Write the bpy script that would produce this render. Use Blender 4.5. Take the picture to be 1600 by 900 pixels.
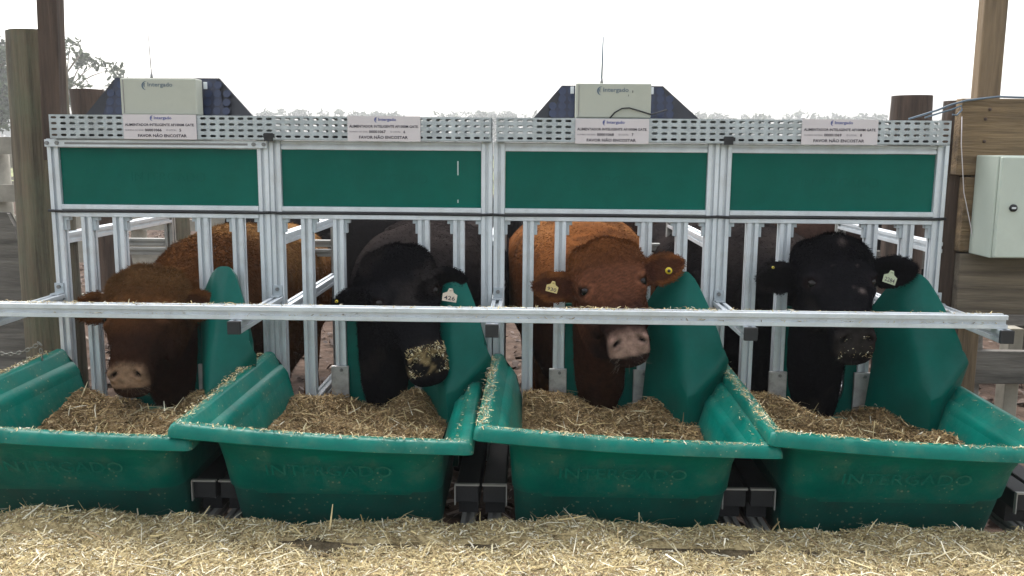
import bpy, math, random
import numpy as np
from mathutils import Vector, Matrix
random.seed(7); RNG = np.random.default_rng(7)
S = bpy.context.scene
for o in list(bpy.data.objects): bpy.data.objects.remove(o)
COL = S.collection
R = math.radians

# ------------------------------------------------------------ camera
F, PIT, YAW, ROL = 1400.0, .1526, .0212, .0079
CAM = np.array([.1384, -3.2248, 1.45])
cp, sp, cw, sw = math.cos(PIT), math.sin(PIT), math.cos(YAW), math.sin(YAW)
FWD = np.array([-sw*cp, cw*cp, -sp]); RT = np.array([cw, sw, 0.]); UP = np.cross(RT, FWD)
CR = math.cos(ROL)*RT + math.sin(ROL)*UP; CU = -math.sin(ROL)*RT + math.cos(ROL)*UP
cam = bpy.data.cameras.new('camera'); co = bpy.data.objects.new('camera', cam); COL.objects.link(co)
cam.sensor_width = 36; cam.lens = F/1600*36; cam.clip_end = 3000; cam.clip_start = .05
M4 = Matrix.Identity(4)
for i in range(3):
    M4[i][0] = CR[i]; M4[i][1] = CU[i]; M4[i][2] = -FWD[i]; M4[i][3] = CAM[i]
co.matrix_world = M4
S.camera = co
# ------------------------------------------------------------ sky, sun, exposure
W = bpy.data.worlds.new('World'); S.world = W; W.use_nodes = True
nt = W.node_tree; bg = nt.nodes['Background']
sky = nt.nodes.new('ShaderNodeTexSky'); sky.sky_type = 'NISHITA'; sky.sun_disc = False
SUN_EL, SUN_AZ = R(58), R(-22)          # azimuth measured from +Y towards +X: behind the gates, a little left
sky.sun_elevation = SUN_EL; sky.sun_rotation = SUN_AZ; sky.dust_density = 4; sky.air_density = 1.5
hs = nt.nodes.new('ShaderNodeHueSaturation'); hs.inputs['Saturation'].default_value = .28
nt.links.new(sky.outputs[0], hs.inputs['Color']); nt.links.new(hs.outputs[0], bg.inputs[0])
bg.inputs[1].default_value = .15
sl = bpy.data.lights.new('sun', 'SUN'); sl.energy = .6; sl.angle = R(35); sl.color = (1, .96, .9)
so = bpy.data.objects.new('sun', sl); COL.objects.link(so)
sd = Vector((math.sin(SUN_AZ)*math.cos(SUN_EL), math.cos(SUN_AZ)*math.cos(SUN_EL), math.sin(SUN_EL)))
so.rotation_euler = sd.to_track_quat('Z', 'Y').to_euler(); so.location = (0, 0, 20)
S.view_settings.view_transform = 'Standard'; S.view_settings.look = 'None'
S.view_settings.exposure = 1.45; S.view_settings.gamma = 1
S.render.engine = 'CYCLES'

# ------------------------------------------------------------ helpers
def at(px, py, Y):
    d = FWD + CR*(px-800)/F - CU*(py-450)/F
    t = (Y-CAM[1])/d[1]
    return Vector(CAM + d*t)

def mat(name, base, rough=.6, metal=0, var=.15, nscale=8, stretch=(1,1,1), bump=.0, bscale=60, dirt=None, attr=None, sheen=0, spec=.5, bstretch=None, coat=0, dirt_scale=5, dirt_amt=.5, speck=None):
    m = bpy.data.materials.new(name); m.use_nodes = True
    t = m.node_tree; n = t.nodes; L = t.links
    p = n['Principled BSDF']
    p.inputs['Roughness'].default_value = rough; p.inputs['Metallic'].default_value = metal
    p.inputs['Specular IOR Level'].default_value = spec
    if coat: p.inputs['Coat Weight'].default_value = coat; p.inputs['Coat Roughness'].default_value = .15
    if sheen: p.inputs['Sheen Weight'].default_value = sheen; p.inputs['Sheen Roughness'].default_value = .4
    tc = n.new('ShaderNodeTexCoord'); mp = n.new('ShaderNodeMapping'); mp.inputs['Scale'].default_value = stretch
    L.new(tc.outputs['Object'], mp.inputs[0])
    nz = n.new('ShaderNodeTexNoise'); nz.inputs['Scale'].default_value = nscale; nz.inputs['Detail'].default_value = 8; nz.inputs['Roughness'].default_value = .65
    L.new(mp.outputs[0], nz.inputs['Vector'])
    if attr:
        at_ = n.new('ShaderNodeAttribute'); at_.attribute_name = attr; src = at_.outputs['Color']
    else:
        rg = n.new('ShaderNodeRGB'); rg.outputs[0].default_value = (*base, 1); src = rg.outputs[0]
    mr = n.new('ShaderNodeMapRange'); mr.inputs['From Min'].default_value = .25; mr.inputs['From Max'].default_value = .75
    mr.inputs['To Min'].default_value = 1-var*1.6; mr.inputs['To Max'].default_value = 1+var*1.3
    L.new(nz.outputs[0], mr.inputs[0])
    mx = n.new('ShaderNodeVectorMath'); mx.operation = 'MULTIPLY'
    L.new(src, mx.inputs[0]); L.new(mr.outputs[0], mx.inputs[1]); cur = mx.outputs[0]
    if dirt:
        n2 = n.new('ShaderNodeTexNoise'); n2.inputs['Scale'].default_value = dirt_scale; n2.inputs['Detail'].default_value = 10; n2.inputs['Roughness'].default_value = .75
        L.new(tc.outputs['Object'], n2.inputs['Vector'])
        r2 = n.new('ShaderNodeMapRange'); r2.inputs['From Min'].default_value = .48; r2.inputs['From Max'].default_value = .72
        r2.inputs['To Max'].default_value = dirt_amt
        L.new(n2.outputs[0], r2.inputs[0])
        mm = n.new('ShaderNodeMix'); mm.data_type = 'RGBA'; mm.inputs[7].default_value = (*dirt, 1)
        L.new(r2.outputs[0], mm.inputs[0]); L.new(cur, mm.inputs[6]); cur = mm.outputs[2]
    if speck:
        vo = n.new('ShaderNodeTexVoronoi'); vo.inputs['Scale'].default_value = 55
        L.new(tc.outputs['Object'], vo.inputs['Vector'])
        n3 = n.new('ShaderNodeTexNoise'); n3.inputs['Scale'].default_value = 9; L.new(tc.outputs['Object'], n3.inputs['Vector'])
        r3 = n.new('ShaderNodeMapRange'); r3.inputs['From Min'].default_value = .40; r3.inputs['From Max'].default_value = .70; r3.inputs['To Max'].default_value = .26
        L.new(n3.outputs[0], r3.inputs[0])
        lt = n.new('ShaderNodeMath'); lt.operation = 'LESS_THAN'; L.new(vo.outputs['Distance'], lt.inputs[0]); L.new(r3.outputs[0], lt.inputs[1])
        ml = n.new('ShaderNodeMath'); ml.operation = 'MULTIPLY'; ml.inputs[1].default_value = .6; L.new(lt.outputs[0], ml.inputs[0])
        mm = n.new('ShaderNodeMix'); mm.data_type = 'RGBA'; mm.inputs[7].default_value = (*speck, 1)
        L.new(ml.outputs[0], mm.inputs[0]); L.new(cur, mm.inputs[6]); cur = mm.outputs[2]
    L.new(cur, p.inputs['Base Color'])
    if bump:
        nb = n.new('ShaderNodeTexNoise'); nb.inputs['Scale'].default_value = bscale; nb.inputs['Detail'].default_value = 6
        if bstretch:
            m2 = n.new('ShaderNodeMapping'); m2.inputs['Scale'].default_value = bstretch
            L.new(tc.outputs['Object'], m2.inputs[0]); L.new(m2.outputs[0], nb.inputs['Vector'])
        else: L.new(tc.outputs['Object'], nb.inputs['Vector'])
        b = n.new('ShaderNodeBump'); b.inputs['Strength'].default_value = bump; b.inputs['Distance'].default_value = .01
        L.new(nb.outputs[0], b.inputs['Height']); L.new(b.outputs[0], p.inputs['Normal'])
    return m

STRAW = (.42, .33, .17)
MT = dict(
    alu=mat('aluminium', (.63, .67, .70), .42, .34, .09, 14, (1,1,.3), .05, 200, dirt=(.33, .30, .25), dirt_scale=9, dirt_amt=.38),
    alu_dull=mat('dull aluminium', (.34, .34, .32), .5, .3, .2, 10, dirt=(.2, .16, .11), dirt_amt=.6),
    plate=mat('flat plate', (.42, .47, .50), .5, .3, .10, 9, dirt=(.3, .28, .24), dirt_amt=.35),
    galv=mat('galvanised steel', (.41, .445, .455), .45, .45, .18, 30, dirt=(.26, .26, .24), dirt_scale=9, dirt_amt=.5),
    steel=mat('stainless plate', (.40, .39, .38), .45, .5, .2, 20, dirt=(.1, .09, .07), dirt_scale=14, dirt_amt=.8),
    bolt=mat('bolt', (.22, .22, .22), .4, .7),
    panel=mat('green sheet', (.0, .100, .076), .13, 0, .16, 2.2, dirt=(.006, .135, .108), dirt_scale=1.8, dirt_amt=.5, bump=.10, bscale=2.5, spec=.17),
    emb=mat('green emboss', (.0, .085, .064), .3, 0, .1, spec=.12),
    flap=mat('green moulded plastic', (.0, .088, .068), .36, 0, .2, 5, dirt=(.008, .115, .092), dirt_scale=6, dirt_amt=.45, bump=.04, bscale=40, spec=.14),
    trough=mat('green trough plastic', (.0, .135, .103), .34, 0, .25, 4, dirt=(.075, .165, .115), dirt_scale=9, dirt_amt=.75, bump=.10, bscale=35, spec=.18, speck=(.26, .29, .19)),
    trough_shade=mat('shaded trough band', (.001, .098, .074), .55, 0, .25, 5, dirt=(.05, .07, .05), dirt_scale=12, dirt_amt=.5, bump=.08, bscale=50, speck=(.26, .27, .18)),  # rougher lower trough plastic, darker green painted for its down-facing shade
    sign=mat('notice plate', (.60, .55, .55), .5, 0, .06, 4),
    ink=mat('dark ink', (.03, .022, .035), .6, 0, .2, 40),
    inkgrey=mat('faded ink', (.16, .13, .15), .6, 0, .2, 40),
    blue=mat('logo blue', (.07, .09, .27), .6),
    slate=mat('logo slate', (.10, .14, .18), .6),
    case=mat('grey beige case', (.42, .43, .36), .5, 0, .05, 3, dirt=(.3, .3, .24), dirt_amt=.3),
    black=mat('black sheet', (.012, .013, .018), .5, 0, .3, 6),
    solar=mat('solar glass', (.010, .014, .035), .15, 0, .2, 6),
    cell=mat('solar cell', (.010, .020, .058), .2, 0, .3, 3),
    rubber=mat('black rubber', (.015, .015, .016), .6, 0, .3, 12),
    wood=mat('round treated timber', (.125, .10, .065), .85, 0, .55, 6, (5, 5, .22), .9, 30, dirt=(.12, .15, .09), dirt_scale=3, dirt_amt=.6, bstretch=(4, 4, .25)),
    wood_dark=mat('dark timber', (.072, .047, .033), .85, 0, .55, 6, (4, 4, .3), .5, 30, bstretch=(4, 4, .25)),
    plank=mat('sawn plank', (.185, .125, .066), .85, 0, .5, 6, (.3, 4, 6), .7, 30, dirt=(.12, .09, .06), dirt_scale=4, dirt_amt=.5, bstretch=(.3, 4, 5)),
    plank_grey=mat('greyed plank', (.155, .125, .09), .85, 0, .48, 5, (.35, 4, 5), .4, 30, dirt=(.12, .10, .075), dirt_scale=4, dirt_amt=.5, bstretch=(.3, 4, 5)),
    plank_v=mat('sawn upright', (.19, .135, .08), .85, 0, .42, 6, (5, 5, .3), .4, 30, bstretch=(5, 5, .25)),
    greywood=mat('weathered grey board', (.145, .135, .118), .9, 0, .48, 6, (.4, 4, 4), .4, 30, bstretch=(.4, 4, 4)),
    palewood=mat('pale fence wood', (.30, .28, .23), .85, 0, .25, 5, (1, 1, 1), .3, 20),
    box=mat('painted steel box', (.47, .52, .45), .45, 0, .05, 3, dirt=(.3, .3, .25), dirt_amt=.25),
    mud=mat('trampled litter', (.085, .058, .044), .95, 0, .45, 9, (1,1,1), .9, 14, dirt=(.15, .11, .09), dirt_scale=22, dirt_amt=.75, spec=.05),
    concrete=mat('old sleeper', (.055, .046, .036), .9, 0, .3, 9, bump=.4),
    straw=mat('chopped straw', STRAW, .8, 0, .12, 90, attr='Col', spec=.3),
    gapdirt=mat('dirt between sleepers', (.11, .085, .052), .95, 0, .5, 40, bump=.8, bscale=60, spec=.1),
    strawbase=mat('straw bed', (.46, .37, .20), .95, 0, .40, 45, bump=1., bscale=70, dirt=(.12, .085, .045), dirt_scale=35, dirt_amt=.75, spec=.1),
    feedbase=mat('feed bed', (.19, .13, .066), .95, 0, .5, 50, bump=1., bscale=80, dirt=(.26, .19, .10), dirt_scale=40, dirt_amt=.6, spec=.1),
    hide=mat('hide', (.1, .05, .02), .8, 0, .28, 45, attr='Col', bump=.35, bscale=110, sheen=.0, spec=.0),
    fur=mat('fur', (.1, .05, .02), .6, 0, .1, 60, attr='Col', spec=.0),
    eye=mat('eye', (.006, .003, .002), .12, 0, .1, spec=.3),
    tag=mat('ear tag', (.52, .40, .15), .5, 0, .08, 40), tagpale=mat('ear tag pale', (.55, .46, .36), .5, 0, .1, 40), taggreen=mat('ear tag green', (.36, .40, .26), .5, 0, .1, 40),
    yellow=mat('yellow button', (.62, .47, .02), .45),
    leaf=mat('leaf', (.06, .08, .03), .6, 0, .3, 3, attr='Col', spec=.3),
    bark=mat('bark', (.16, .13, .10), .9, 0, .4, 6, bump=.4),
    white=mat('white scratch', (.6, .65, .62), .6), chain=mat('chain steel', (.25, .25, .22), .5, .7, .3, 50),
)

def set_tag(o, label=None, cat=None, group=None, kind=None):
    if label: o['label'] = label
    if cat: o['category'] = cat
    if group: o['group'] = group
    if kind: o['kind'] = kind
    return o

class MB:
    def __init__(s): s.v = []; s.f = []
    def add(s, vs, fs):
        b = len(s.v); s.v += [tuple(x) for x in vs]; s.f += [tuple(b+i for i in f) for f in fs]; return s
    def box(s, x0, x1, y0, y1, z0, z1):
        vs = [(x,y,z) for z in (z0,z1) for y in (y0,y1) for x in (x0,x1)]
        return s.add(vs, [(0,2,3,1),(4,5,7,6),(0,1,5,4),(2,6,7,3),(0,4,6,2),(1,3,7,5)])
    def extrude(s, poly, p0, p1, upv=(0,0,1)):
        p0, p1 = Vector(p0), Vector(p1); d = (p1-p0).normalized(); u = Vector(upv)
        a = u.cross(d).normalized() if abs(u.dot(d)) < .99 else Vector((1,0,0)); b = d.cross(a).normalized()
        n = len(poly)
        vs = [p + a*x + b*y for p in (p0, p1) for x, y in poly]
        fs = [(i, (i+1) % n, n+(i+1) % n, n+i) for i in range(n)] + [tuple(range(n-1, -1, -1)), tuple(range(n, 2*n))]
        return s.add(vs, fs)
    def profile(s, p0, p1, w=.04, upv=(0,0,1), slot=None, dep=0):
        slot = slot or .15*w
        a = w/2; q = []
        for k in range(4):
            c, t = [(1,0),(0,1),(-1,0),(0,-1)][k]
            for x, y in ((-a+.0015,-a),(-slot,-a),(-slot,-a+.07*w),(-.19*w,-a+.07*w),(-.19*w,-a+.275*w),(.19*w,-a+.275*w),(.19*w,-a+.07*w),(slot,-a+.07*w),(slot,-a),(a-.0015,-a)):
                q.append((x*c - y*t, x*t + y*c))
        return s.extrude(q, p0, p1, upv)
    def tube(s, pts, rad, n=10, cap=True):
        pts = [Vector(p) for p in pts]; m = len(pts)
        if not hasattr(rad, '__len__'): rad = [rad]*m
        b = len(s.v); ref = None
        for i, p in enumerate(pts):
            d = (pts[min(i+1,m-1)] - pts[max(i-1,0)]).normalized()
            if ref is None: ref = Vector((1,0,0)) if abs(d.x) < .9 else Vector((0,1,0))
            a = (ref - d*ref.dot(d)).normalized(); ref = a; c = d.cross(a)
            for k in range(n):
                th = 2*math.pi*k/n; s.v.append(tuple(p + (a*math.cos(th)+c*math.sin(th))*rad[i]))
        for i in range(m-1):
            for k in range(n):
                s.f.append((b+i*n+k, b+i*n+(k+1)%n, b+(i+1)*n+(k+1)%n, b+(i+1)*n+k))
        if cap:
            s.f.append(tuple(b+k for k in range(n-1,-1,-1))); s.f.append(tuple(b+(m-1)*n+k for k in range(n)))
        return s
    def rings(s, rs, cap=True):
        b = len(s.v); n = len(rs[0])
        for r in rs: s.v += [tuple(x) for x in r]
        for i in range(len(rs)-1):
            for k in range(n): s.f.append((b+i*n+k, b+i*n+(k+1)%n, b+(i+1)*n+(k+1)%n, b+(i+1)*n+k))
        if cap:
            s.f.append(tuple(b+k for k in range(n-1,-1,-1))); s.f.append(tuple(b+(len(rs)-1)*n+k for k in range(n)))
        return s
    def ball(s, c, r, nu=14, nv=9, rot=None):
        rs = []; r = (r,r,r) if not hasattr(r,'__len__') else r
        for j in range(nv):
            ph = math.pi*(j+.5)/nv - math.pi/2 if 0<j<nv-1 else (-1 if j==0 else 1)*math.pi/2*.97
            ring = []
            for i in range(nu):
                t = 2*math.pi*i/nu
                p = Vector((r[0]*math.cos(ph)*math.cos(t), r[1]*math.cos(ph)*math.sin(t), r[2]*math.sin(ph)))
                if rot is not None: p = rot @ p
                ring.append(p + Vector(c))
            rs.append(ring)
        return s.rings(rs)
    def mesh(s, name):
        me = bpy.data.meshes.new(name); me.from_pydata(s.v, [], s.f); me.validate(); me.update(); return me
    def build(s, name, m, parent=None, smooth=False, bevel=0, label=None, loc=None):
        me = s.mesh(name); me.materials.append(MT[m] if isinstance(m, str) else m)
        return link(name, me, parent, smooth, bevel, label, loc)

def link(name, me, parent=None, smooth=False, bevel=0, label=None, loc=None):
    o = bpy.data.objects.new(name, me); COL.objects.link(o)
    if parent: o.parent = parent
    if loc: o.location = loc
    if smooth: me.polygons.foreach_set('use_smooth', [True]*len(me.polygons))
    if bevel:
        b = o.modifiers.new('bevel', 'BEVEL'); b.width = bevel; b.segments = 2; b.limit_method = 'ANGLE'; b.angle_limit = R(40)
    if label: o['label'] = label
    return o

def thing(name, label, cat, loc=(0,0,0), group=None):
    o = bpy.data.objects.new(name, None); COL.objects.link(o); o.location = loc; o.empty_display_size = .1
    return set_tag(o, label, cat, group)

def copy_tree(o, parent=None):
    c = o.copy(); COL.objects.link(c); c.parent = parent
    for ch in list(o.children): copy_tree(ch, c)
    return c

def text(name, s, width, loc, m, parent, height=None, bold=0, extr=.0004, zrot=None):
    cu = bpy.data.curves.new(name, 'FONT'); cu.body = s; cu.size = 1; cu.extrude = 0; cu.offset = bold; cu.resolution_u = 2
    to = bpy.data.objects.new('tmp', cu); COL.objects.link(to)
    bpy.context.view_layer.update()
    dg = bpy.context.evaluated_depsgraph_get()
    me = bpy.data.meshes.new_from_object(to.evaluated_get(dg)); bpy.data.objects.remove(to)
    n = len(me.vertices); a = np.zeros(n*3); me.vertices.foreach_get('co', a); a = a.reshape(-1,3)
    lo, hi = a.min(0), a.max(0); sc = width/(hi[0]-lo[0]); sy = sc if not height else height/(hi[1]-lo[1])
    out = np.zeros_like(a); out[:,0] = (a[:,0]-(lo[0]+hi[0])/2)*sc; out[:,2] = (a[:,1]-(lo[1]+hi[1])/2)*sy
    me.vertices.foreach_set('co', out.ravel()); me.materials.clear(); me.materials.append(MT[m]); me.name = name
    o = link(name, me, parent, loc=loc)
    if extr > .0006:
        so_ = o.modifiers.new('solid','SOLIDIFY'); so_.thickness = extr*2; so_.offset = 0
    return o

def arrays(name, V, Fq, m, col=None, smooth=False):
    """fast mesh from numpy: V (n,3), Fq (k,3|4), optional per-vertex colours"""
    me = bpy.data.meshes.new(name); n, k, q = len(V), len(Fq), Fq.shape[1]
    me.vertices.add(n); me.vertices.foreach_set('co', np.ascontiguousarray(V, np.float32).ravel())
    me.loops.add(k*q); me.loops.foreach_set('vertex_index', np.ascontiguousarray(Fq, np.int32).ravel())
    me.polygons.add(k); me.polygons.foreach_set('loop_start', np.arange(0, k*q, q, dtype=np.int32))
    me.update(calc_edges=True); me.validate()
    if col is not None:
        c = me.color_attributes.new('Col', 'FLOAT_COLOR', 'POINT')
        c.data.foreach_set('color', np.ascontiguousarray(np.c_[col, np.ones(n)], np.float32).ravel())
    me.materials.append(MT[m])
    if smooth: me.polygons.foreach_set('use_smooth', [True]*k)
    return me

def strips(P, D, Wd, L, Nn, C, bend=.12):
    """straw pieces / leaves: bent 2-quad strips"""
    N = len(P); D = D/np.linalg.norm(D, axis=1, keepdims=True)
    Sd = np.cross(D, Nn); Sd /= np.linalg.norm(Sd, axis=1, keepdims=True)+1e-9
    Up = np.cross(Sd, D)
    bd = RNG.normal(0, bend, N)[:,None]*L[:,None]
    V = np.empty((N,6,3)); hl = D*L[:,None]/2; hw = Sd*Wd[:,None]/2
    for i, (t, wsc) in enumerate(((-1,.7),(0,1),(1,.45))):
        c = P + hl*t + (Up*bd if t == 0 else 0)
        V[:,2*i] = c - hw*wsc; V[:,2*i+1] = c + hw*wsc
    b = (np.arange(N)*6)[:,None]
    Fq = np.concatenate([b+np.array([0,1,3,2]), b+np.array([2,3,5,4])], 0)
    return V.reshape(-1,3), Fq, np.repeat(C, 6, 0)

def straw_mesh(name, P, lmin, lmax, wmin, wmax, pal, tilt=.35, m='straw', stick=.04):
    N = len(P); th = RNG.uniform(0, 2*np.pi, N)
    D = np.c_[np.cos(th), np.sin(th), RNG.normal(0, tilt*.6, N)]
    up = RNG.random(N) < stick; D[up,2] += RNG.uniform(.3, 1.2, up.sum())
    Nn = np.c_[RNG.normal(0, tilt, N), RNG.normal(0, tilt, N), np.ones(N)]
    L = lmin + (lmax-lmin)*RNG.random(N)**2.6; Wd = wmin + (wmax-wmin)*RNG.random(N)**1.6
    pal = np.array(pal); C = pal[RNG.integers(0, len(pal), N)]*RNG.uniform(.7, 1.2, N)[:,None]
    V, Fq, Cc = strips(P, D, Wd, L, Nn, C)
    return arrays(name, V, Fq, m, Cc)

PAL_DRY = [(.58,.48,.27),(.64,.56,.35),(.49,.39,.19),(.72,.67,.52),(.37,.28,.14),(.54,.43,.22),(.24,.17,.09)]
PAL_FEED = [(.31,.21,.098),(.42,.30,.15),(.22,.14,.066),(.50,.38,.21),(.28,.18,.082),(.14,.09,.04),(.38,.27,.12)]

# ------------------------------------------------------------ ground, field
def sheet(name, x0, x1, y0, y1, z, m, nx=1, ny=1, kind='structure'):
    xs = np.linspace(x0,x1,nx+1); ys = np.linspace(y0,y1,ny+1)
    V = np.array([(x,y,z) for y in ys for x in xs]); i = np.arange(nx*ny); r = i//nx; c = i%nx; a = r*(nx+1)+c
    o = link(name, arrays(name, V, np.c_[a,a+1,a+nx+2,a+nx+1], m)); o['kind'] = kind; return o
MT['field'] = mat('field grass', (.16, .19, .06), .95, 0, .4, .15, bump=.5, bscale=3, dirt=(.30, .25, .12), dirt_scale=.12, dirt_amt=.9)
sheet('ground', -900, 900, -60, 1400, 0, 'field')
sheet('pen_ground', -30, 30, -1.0, 26, .02, 'mud')
sheet('alley_ground', -30, 30, -20, -1.0, .012, 'concrete')
# litter on the pen floor
n = 15000
P = np.c_[RNG.uniform(-4.5,4.5,n), .1+16*RNG.random(n)**1.7, np.full(n,.03)+RNG.random(n)*.012]; P[:,0] *= 1+P[:,1]*.10
me = straw_mesh('wood_chip_litter', P, .03, .14, .015, .05, [(.19,.14,.115),(.13,.09,.072),(.08,.052,.04),(.25,.20,.165),(.05,.032,.025)], .5)
set_tag(link('wood_chip_litter', me), 'reddish brown wood chip litter over the trampled pen floor', 'litter', kind='stuff')

# feed ledge in front: two timber sleepers with a gap, under straw
led = thing('feed_ledge', 'low timber ledge under spilled straw in front of the troughs', 'ledge')
led2 = MB().box(-4, 4, -.93, -.80, .02, .385).build('sleeper', 'concrete', led, bevel=.012)
MB().box(-4, 4, -1.75, -.985, .02, .385).build('sleeper', 'concrete', led, bevel=.012)
MB().box(-4, 4, -1.02, -.90, .3855, .3935).build('dirt_fill', 'gapdirt', led)
def ledge_h(x, y):
    h = .407 + .006*np.sin(x*5+1)+.006*np.sin(x*13+y*9)+.006*np.sin(x*29+2+y*17)
    h += .014*np.exp(-((x-.35)/.16)**2) + .020*np.exp(-((x+1.15)/.30)**2)*np.exp(-((y+.9)/.12)**2)
    g = np.maximum(np.maximum(np.exp(-((x+.22)/.26)**4), .8*np.exp(-((x-.62)/.17)**4)), np.maximum(.9*np.exp(-((x-1.55)/.22)**4), .4*np.exp(-((x+1.25)/.15)**4)))
    yl = -.957 + .008*np.sin(x*7)
    h -= .13*np.clip(g*1.3-.15*np.sin(x*41)-.1*np.sin(x*97),0,1)*np.exp(-((y-yl)/.019)**4)
    h -= np.clip((y+.835)/.06, 0, 1)**2*.09
    return h
nx, ny = 340, 130
xs = np.linspace(-2.3,2.3,nx+1); ys = np.linspace(-1.65,-.775,ny+1)
X, Y = np.meshgrid(xs, ys); Z = ledge_h(X,Y) + RNG.normal(0,.0022,X.shape)
i = np.arange(nx*ny); a = (i//nx)*(nx+1)+i%nx
Fq = np.c_[a,a+1,a+nx+2,a+nx+1];
me = arrays('straw_bed', np.c_[X.ravel(),Y.ravel(),Z.ravel()], Fq, 'strawbase', smooth=True)
set_tag(link('straw_bed', me), 'pale crushed straw bed spread along the foreground ledge', 'straw', kind='stuff')
def ledge_pts(n):
    p = np.c_[RNG.uniform(-1.75,1.95,n), RNG.uniform(-1.42,-.80,n)]
    h = ledge_h(p[:,0],p[:,1]); return np.c_[p, h]
p1 = ledge_pts(95000); p1[:,2] += .001+.006*RNG.random(len(p1))
keep = ~((p1[:,2] < .385) & (np.abs(p1[:,1]+.957) < .035)); p1 = p1[keep]
set_tag(link('chopped_straw', straw_mesh('chopped_straw', p1, .004, .030, .0014, .0048, PAL_DRY, .5, stick=.02)), 'fine chopped yellow straw littering the foreground ledge', 'straw', kind='stuff')
p2 = ledge_pts(1900); p2 = p2[p2[:,2] > .385]; p2[:,2] += .008+.008*RNG.random(len(p2))
set_tag(link('long_straw', straw_mesh('long_straw', p2, .03, .12, .0016, .0055, PAL_DRY+[(.66,.60,.44)], .3, stick=.04)), 'long loose stalks of straw on top of the foreground ledge', 'straw', kind='stuff')

# ------------------------------------------------------------ feeder gates
GX = [-1.2, -.4, .4, 1.2]
def make_gate():
    g = thing('feeder_gate', 'x', 'feeder gate', group='feeder gates in a row')
    for x in (-.378, .378):
        MB().profile((x,0,.30),(x,0,1.478), .040).build('upright', 'alu', g)
    MB().profile((-.357,0,1.462),(.357,0,1.462), .030).build('top_rail', 'alu', g)
    MB().profile((-.357,0,1.222),(.357,0,1.222), .044).build('lower_rail', 'alu', g)
    pn = MB().box(-.357,.357,-.006,.004,1.2445,1.4465).build('panel', 'panel', g)
    text('embossed_lettering', 'INTERGADO', .27, (.03,-.0062,1.345), 'panel', pn, .034, extr=.0008)
    crescent('embossed_logo', .018, (-.135,-.0068,1.345), 'panel', pn)
    # black cord lying in the slot of the lower rail, tied round the posts
    MB().tube([(-.405,-.024,1.222),(-.36,-.0245,1.220),(0,-.021,1.222),(.36,-.0245,1.220),(.402,-.024,1.222)], .0052, 8).build('cord', 'rubber', g, True)
    for x in (-.272, -.157, .150, .277):
        MB().profile((x,0,.50),(x,0,1.1995), .040).build('bar', 'alu', g)
    for x in (-.352, -.245, -.13, .125, .25, .352):
        b = MB().box(x-.014,x+.014,-.012,.012,1.186,1.1995).box(x-.004 if x>0 else x-.014, x+.004 if x<0 else x+.014,-.0125,.0125,1.150,1.186)
        b.build('angle_bracket', 'plate', g, bevel=.001)
    for x in (-.157, .150):
        p = MB().box(x-.034, x+.030, -.034, -.0215, .515, .662).build('foot_plate', 'steel', g, bevel=.002)
        MB().tube([(x+.004,-.040,.648),(x+.004,-.030,.648)], .006, 8).build('bolt', 'bolt', p)
    # green board with the U-shaped neck opening
    out = [(-.135,.42),(.130,.42),(.130,.90),(.088,.90)]
    pts = [(.088,.60)] + [(.0+.088*math.cos(t), .60-.095*math.sin(t)) for t in np.linspace(.15, math.pi-.15, 11)] + [(-.088,.60),(-.088,.90),(-.135,.90)]
    poly = out+pts; nn = len(poly)
    mb = MB().add([(x,-.010,z) for x,z in poly]+[(x,.010,z) for x,z in poly], [tuple(range(nn)), tuple(range(2*nn-1,nn-1,-1))]+[(i,(i+1)%nn,nn+(i+1)%nn,nn+i) for i in range(nn)])
    mb.build('neck_board', 'flap', g)
    # swinging green barrier, a folded hollow shell
    A=(.160,-.060,.500); B=(.160,-.045,.90); C1=(.222,-.082,1.005); C2=(.248,-.098,1.030); D1=(.285,-.115,1.030); D2=(.308,-.132,1.008); E1=(.352,-.182,.905); Fp=(.392,-.244,.795); F2=(.394,-.25,.765); G=(.268,-.322,.632); H=(.280,-.305,.505); K=(.345,-.225,.52); K2=(.388,-.238,.72)
    vs=[A,B,C1,C2,D1,D2,E1,Fp,F2,G,H,K,K2, (.175,-.08,.72)]
    mb = MB().add(vs, [(0,13,9,10),(13,1,2,9),(2,3,4,9),(4,5,6,9),(6,7,8,9),(9,8,12),(9,12,11,10)])
    fl = mb.build('barrier_flap', 'flap', g, True)
    m_ = fl.modifiers.new('s','SUBSURF'); m_.levels = m_.render_levels = 3
    for q in fl.data.edges:
        pass
    cre = fl.data.attributes.new('crease_edge','FLOAT','EDGE')
    bord = {}
    for po in fl.data.polygons:
        for ek in po.edge_keys: bord[ek] = bord.get(ek,0)+1
    for e_ in fl.data.edges:
        k = tuple(sorted(e_.vertices)); c = 0
        if bord.get(k,0) == 1: c = .88
        if k in ((8,9),(9,10)): c = .88
        elif bord.get(k,0) == 2 and 9 in k: c = .6
        cre.data[e_.index].value = c
    sm = fl.modifiers.new('t','SOLIDIFY'); sm.thickness = .022; sm.offset = -1
    bv = fl.modifiers.new('b','BEVEL'); bv.width=.006; bv.segments=2; bv.limit_method='ANGLE'; bv.angle_limit=R(60)
    for bx, by, bz in ((.307,-.279,.56),(.262,-.278,.545)):
        MB().ball((bx,by,bz), .006).build('bolt','bolt',fl,True)
    return g
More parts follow.
